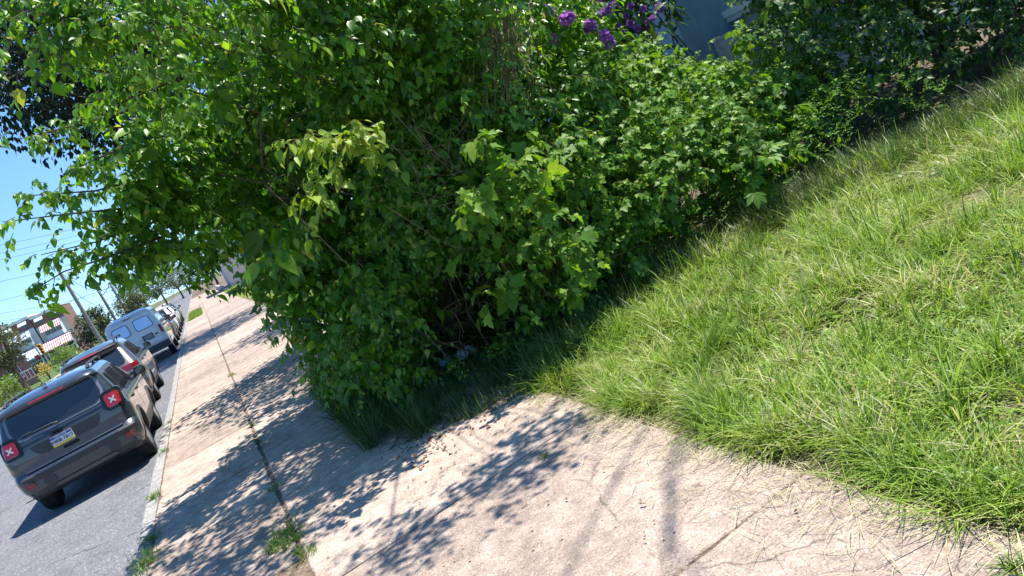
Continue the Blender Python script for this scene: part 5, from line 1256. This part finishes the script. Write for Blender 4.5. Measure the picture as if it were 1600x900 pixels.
mb = MB(); mb.box((.95, -.75, 2.14), (2.1, -.013, 2.26)); mb.box((1.0, -.7, 2.05), (2.05, -.013, 2.138)); mb.build('cornice', m_white, hs_)
mb = MB(); mb.box((1.1, -.65, 1.9), (2.0, -.014, 2.05)); mb.build('sill_block', m_stone, hs_)
# ------------------------------------------------------------------ purple flowering shrub in front of the porch
rh = empty('flowering_shrub', (6.9, 9.3, 0)); OFF = -np.array(rh.location); tag(rh, 'dark leaved shrub with purple flower heads in front of the house porch', 'shrub')
CR, RR = px_clumps([(850, -160), (1060, -160), (1040, 30), (1010, 70), (930, 60), (880, 90), (850, 40)], lambda x, y: 9.3, .3, 44)
a, b = clump_sprays(CR, RR, 18, .28, 7, .11, LANCE, droop=.3, hang=.4, face=.9)
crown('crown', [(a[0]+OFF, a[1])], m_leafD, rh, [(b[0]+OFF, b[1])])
mb = MB()
for c in CR[::2]: bough(mb, (6.9+rng.normal(0, .1), 9.3, 0), c, .025, .006)
shift(mb, OFF).build('stem', m_bark, rh, smooth=True)
m_flower = leafmat('purple petal', [(0, (.26, .10, .36)), (.5, (.38, .15, .48)), (1, (.52, .24, .58))], trans=.4, tint=(1.1, .9, 1.2), rough=.6)
k = 60; o = nrm(rng.normal(0, 1, (k, 3))+np.array([0, -.2, .3])); V, F = place(tpl_ovate(w=.42, fold=.05), o*.022, o+rng.normal(0, .3, (k, 3)), nrm(np.cross(o, rng.normal(0, 1, (k, 3)))), np.full(k, .042))
fm = mesh_np('blossom', V, F); fm.materials.append(m_flower)
for (px, py) in [(960, 6), (968, 14), (952, 12), (986, 10), (978, 24), (1000, 34), (1008, 40), (996, 44), (984, 38), (972, 50), (966, 42), (940, 22), (930, 24), (884, 30), (890, 26), (922, 40), (918, 46), (946, 56), (951, 66), (861, 60), (858, 16), (1030, 12), (1020, 28), (962, -12), (985, -10), (940, -8), (1005, 14)]:
    p = at(px, py, (8.95 if px > 952 else 6.95)+rng.normal(0, .08)); o_ = bpy.data.objects.new('blossom', fm); COL.objects.link(o_); o_.parent = rh; o_.location = p+OFF; o_.rotation_euler = rng.uniform(0, 6, 3); o_.scale = [rng.uniform(.8, 1.35)]*3
# ------------------------------------------------------------------ litter in the hollow
def litter(name, label, px, py, Y, m_, w_, h_, rz):
    q = at(px, py, Y); root = None; n = 9; V = []; F = []
    for i in range(n):
        for j in range(5): V.append((w_*(i/(n-1)-.5)+rng.normal(0, .004), h_*(j/4-.5)+rng.normal(0, .004), .035*math.sin(i*1.9+j)*.5+rng.normal(0, .008)+.03+.05*(j/4)))
    for i in range(n-1):
        for j in range(4): F.append((i*5+j, (i+1)*5+j, (i+1)*5+j+1, i*5+j+1))
    mb = MB(); mb.add(V, F); o = mb.build(name, m_, smooth=True, split=20); o.location = (q[0], q[1], max(.02, q[2])); o.rotation_euler = (R_(25), 0, rz)
    md = o.modifiers.new('thick', 'SOLIDIFY'); md.thickness = .003; tag(o, label, 'litter'); return o
litter('crumpled_wrapper', 'pale crumpled paper wrapper lying in the dark hollow of the hedge', 730, 556, 7.9, simple('dirty white paper', (.42, .50, .52), .6, noise=.3, nscale=30), .26, .10, R_(12))
litter('plastic_scrap', 'small dark teal plastic scrap left of the paper wrapper in the hedge hollow', 697, 570, 7.7, simple('teal plastic', (.08, .20, .21), .35, noise=.3, nscale=20), .15, .07, R_(8))
# ------------------------------------------------------------------ weeds in the cracks of the sidewalk
def weed(label, px, py, n, h, sp, m_=None, z=0.0):
    p = atz(px, py, z); root = None
    C = np.stack([rng.normal(0, sp, n), rng.normal(0, sp*1.6, n), np.zeros(n)], 1); V, F = tufts(C, 9, .012, h, .35, .7, .007)
    o = link('weed_tuft', mesh_np('weed_tuft', V, F), m_ or m_weed); o.location = p; o.scale = (.8, .8, .72); tag(o, label, 'weed', 'weeds growing in the sidewalk cracks'); return o
WEEDS = [('largest green weed tuft beside the bare dirt patch in the sidewalk', 455, 838, 26, .15, .10), ('small green weed right of the largest tuft by the dirt patch', 478, 862, 8, .11, .05), ('sparse weed low on the dirt patch beside the large tufts', 425, 858, 10, .12, .06),
         ('small weed in the broken joint above the dirt patch', 425, 765, 8, .06, .05), ('leafy weed in the lengthwise joint where dappled shade begins', 362, 587, 7, .16, .06), ('low weed in the joint between dappled shadows', 395, 665, 5, .09, .03), ('tiny weed in the joint above the broken corner', 403, 690, 5, .08, .03),
         ('weed tuft at the kerb just behind the boxy SUV wheel', 240, 778, 14, .12, .06), ('long weed tuft on the kerb at the bottom edge of the photo', 226, 882, 26, .13, .09), ('weed tuft on the kerb above the lowest one', 236, 845, 14, .12, .05), ('weeds on the kerb beside the boxy SUV rear wheel', 256, 705, 12, .08, .05), ('weeds on the kerb level with the boxy SUV front wheel', 264, 660, 10, .08, .06),
         ('faint weed patch on the sidewalk beside the kerb', 330, 640, 6, .06, .08), ('weed at the shaded edge of the sidewalk under the tree', 430, 540, 8, .12, .1), ('single upright seedling near the lengthwise joint on the sunny slab', 852, 712, 2, .07, .01), ('broad leaved weed at the lower right corner of the sidewalk', 1592, 890, 10, .09, .03),
         ('weed sprig at the lawn edge over the concrete', 1205, 690, 6, .09, .03)]
for wdd in WEEDS: weed(*wdd)
# oxide stains and fallen brown leaves
m_dleaf = leafmat('fallen brown leaf', [(0, (.09, .05, .03)), (.6, (.17, .09, .05)), (1, (.30, .17, .09))], trans=.1, rough=.7)
n = 700; x = np.concatenate([rng.uniform(.7, 2.5, 500), rng.uniform(-.2, 2, 200)]); y = np.concatenate([rng.normal(6.15, .42, 500)+.1*x[:500], rng.uniform(2.5, 7, 200)])
P = np.stack([x, y, np.full(n, .012)], 1); az = rng.uniform(0, 6.28, n)
V, F = place(tpl_ovate(), P, np.stack([np.cos(az), np.sin(az), rng.normal(0, .2, n)], 1), UP+rng.normal(0, .25, (n, 3)), rng.uniform(.015, .05, n)*np.where(np.arange(n) < 500, 1, .5)); V[:, 2] = np.maximum(V[:, 2], .003)
tag(link('leaf_litter', mesh_np('leaf_litter', V, F), m_dleaf), 'small brown fallen leaves on the concrete below the hedge', 'leaf litter', kind='stuff')
x = rng.uniform(2.05, 9, 5200); y = 13+rng.random(5200)**1.4*68; ok = ~((x > 4.4) & (y > 60)) & ~((x > 2.9) & (y > 80)); C = np.stack([x[ok], y[ok], np.full(ok.sum(), -.05)], 1)
V, F = tufts(C, 12, .16, .2, .35, .7, .022); tag(link('yard_grass', mesh_np('yard_grass', V, F), m_grass), 'rough yard grass along the sidewalk beyond the overgrown tree', 'grass', kind='stuff')
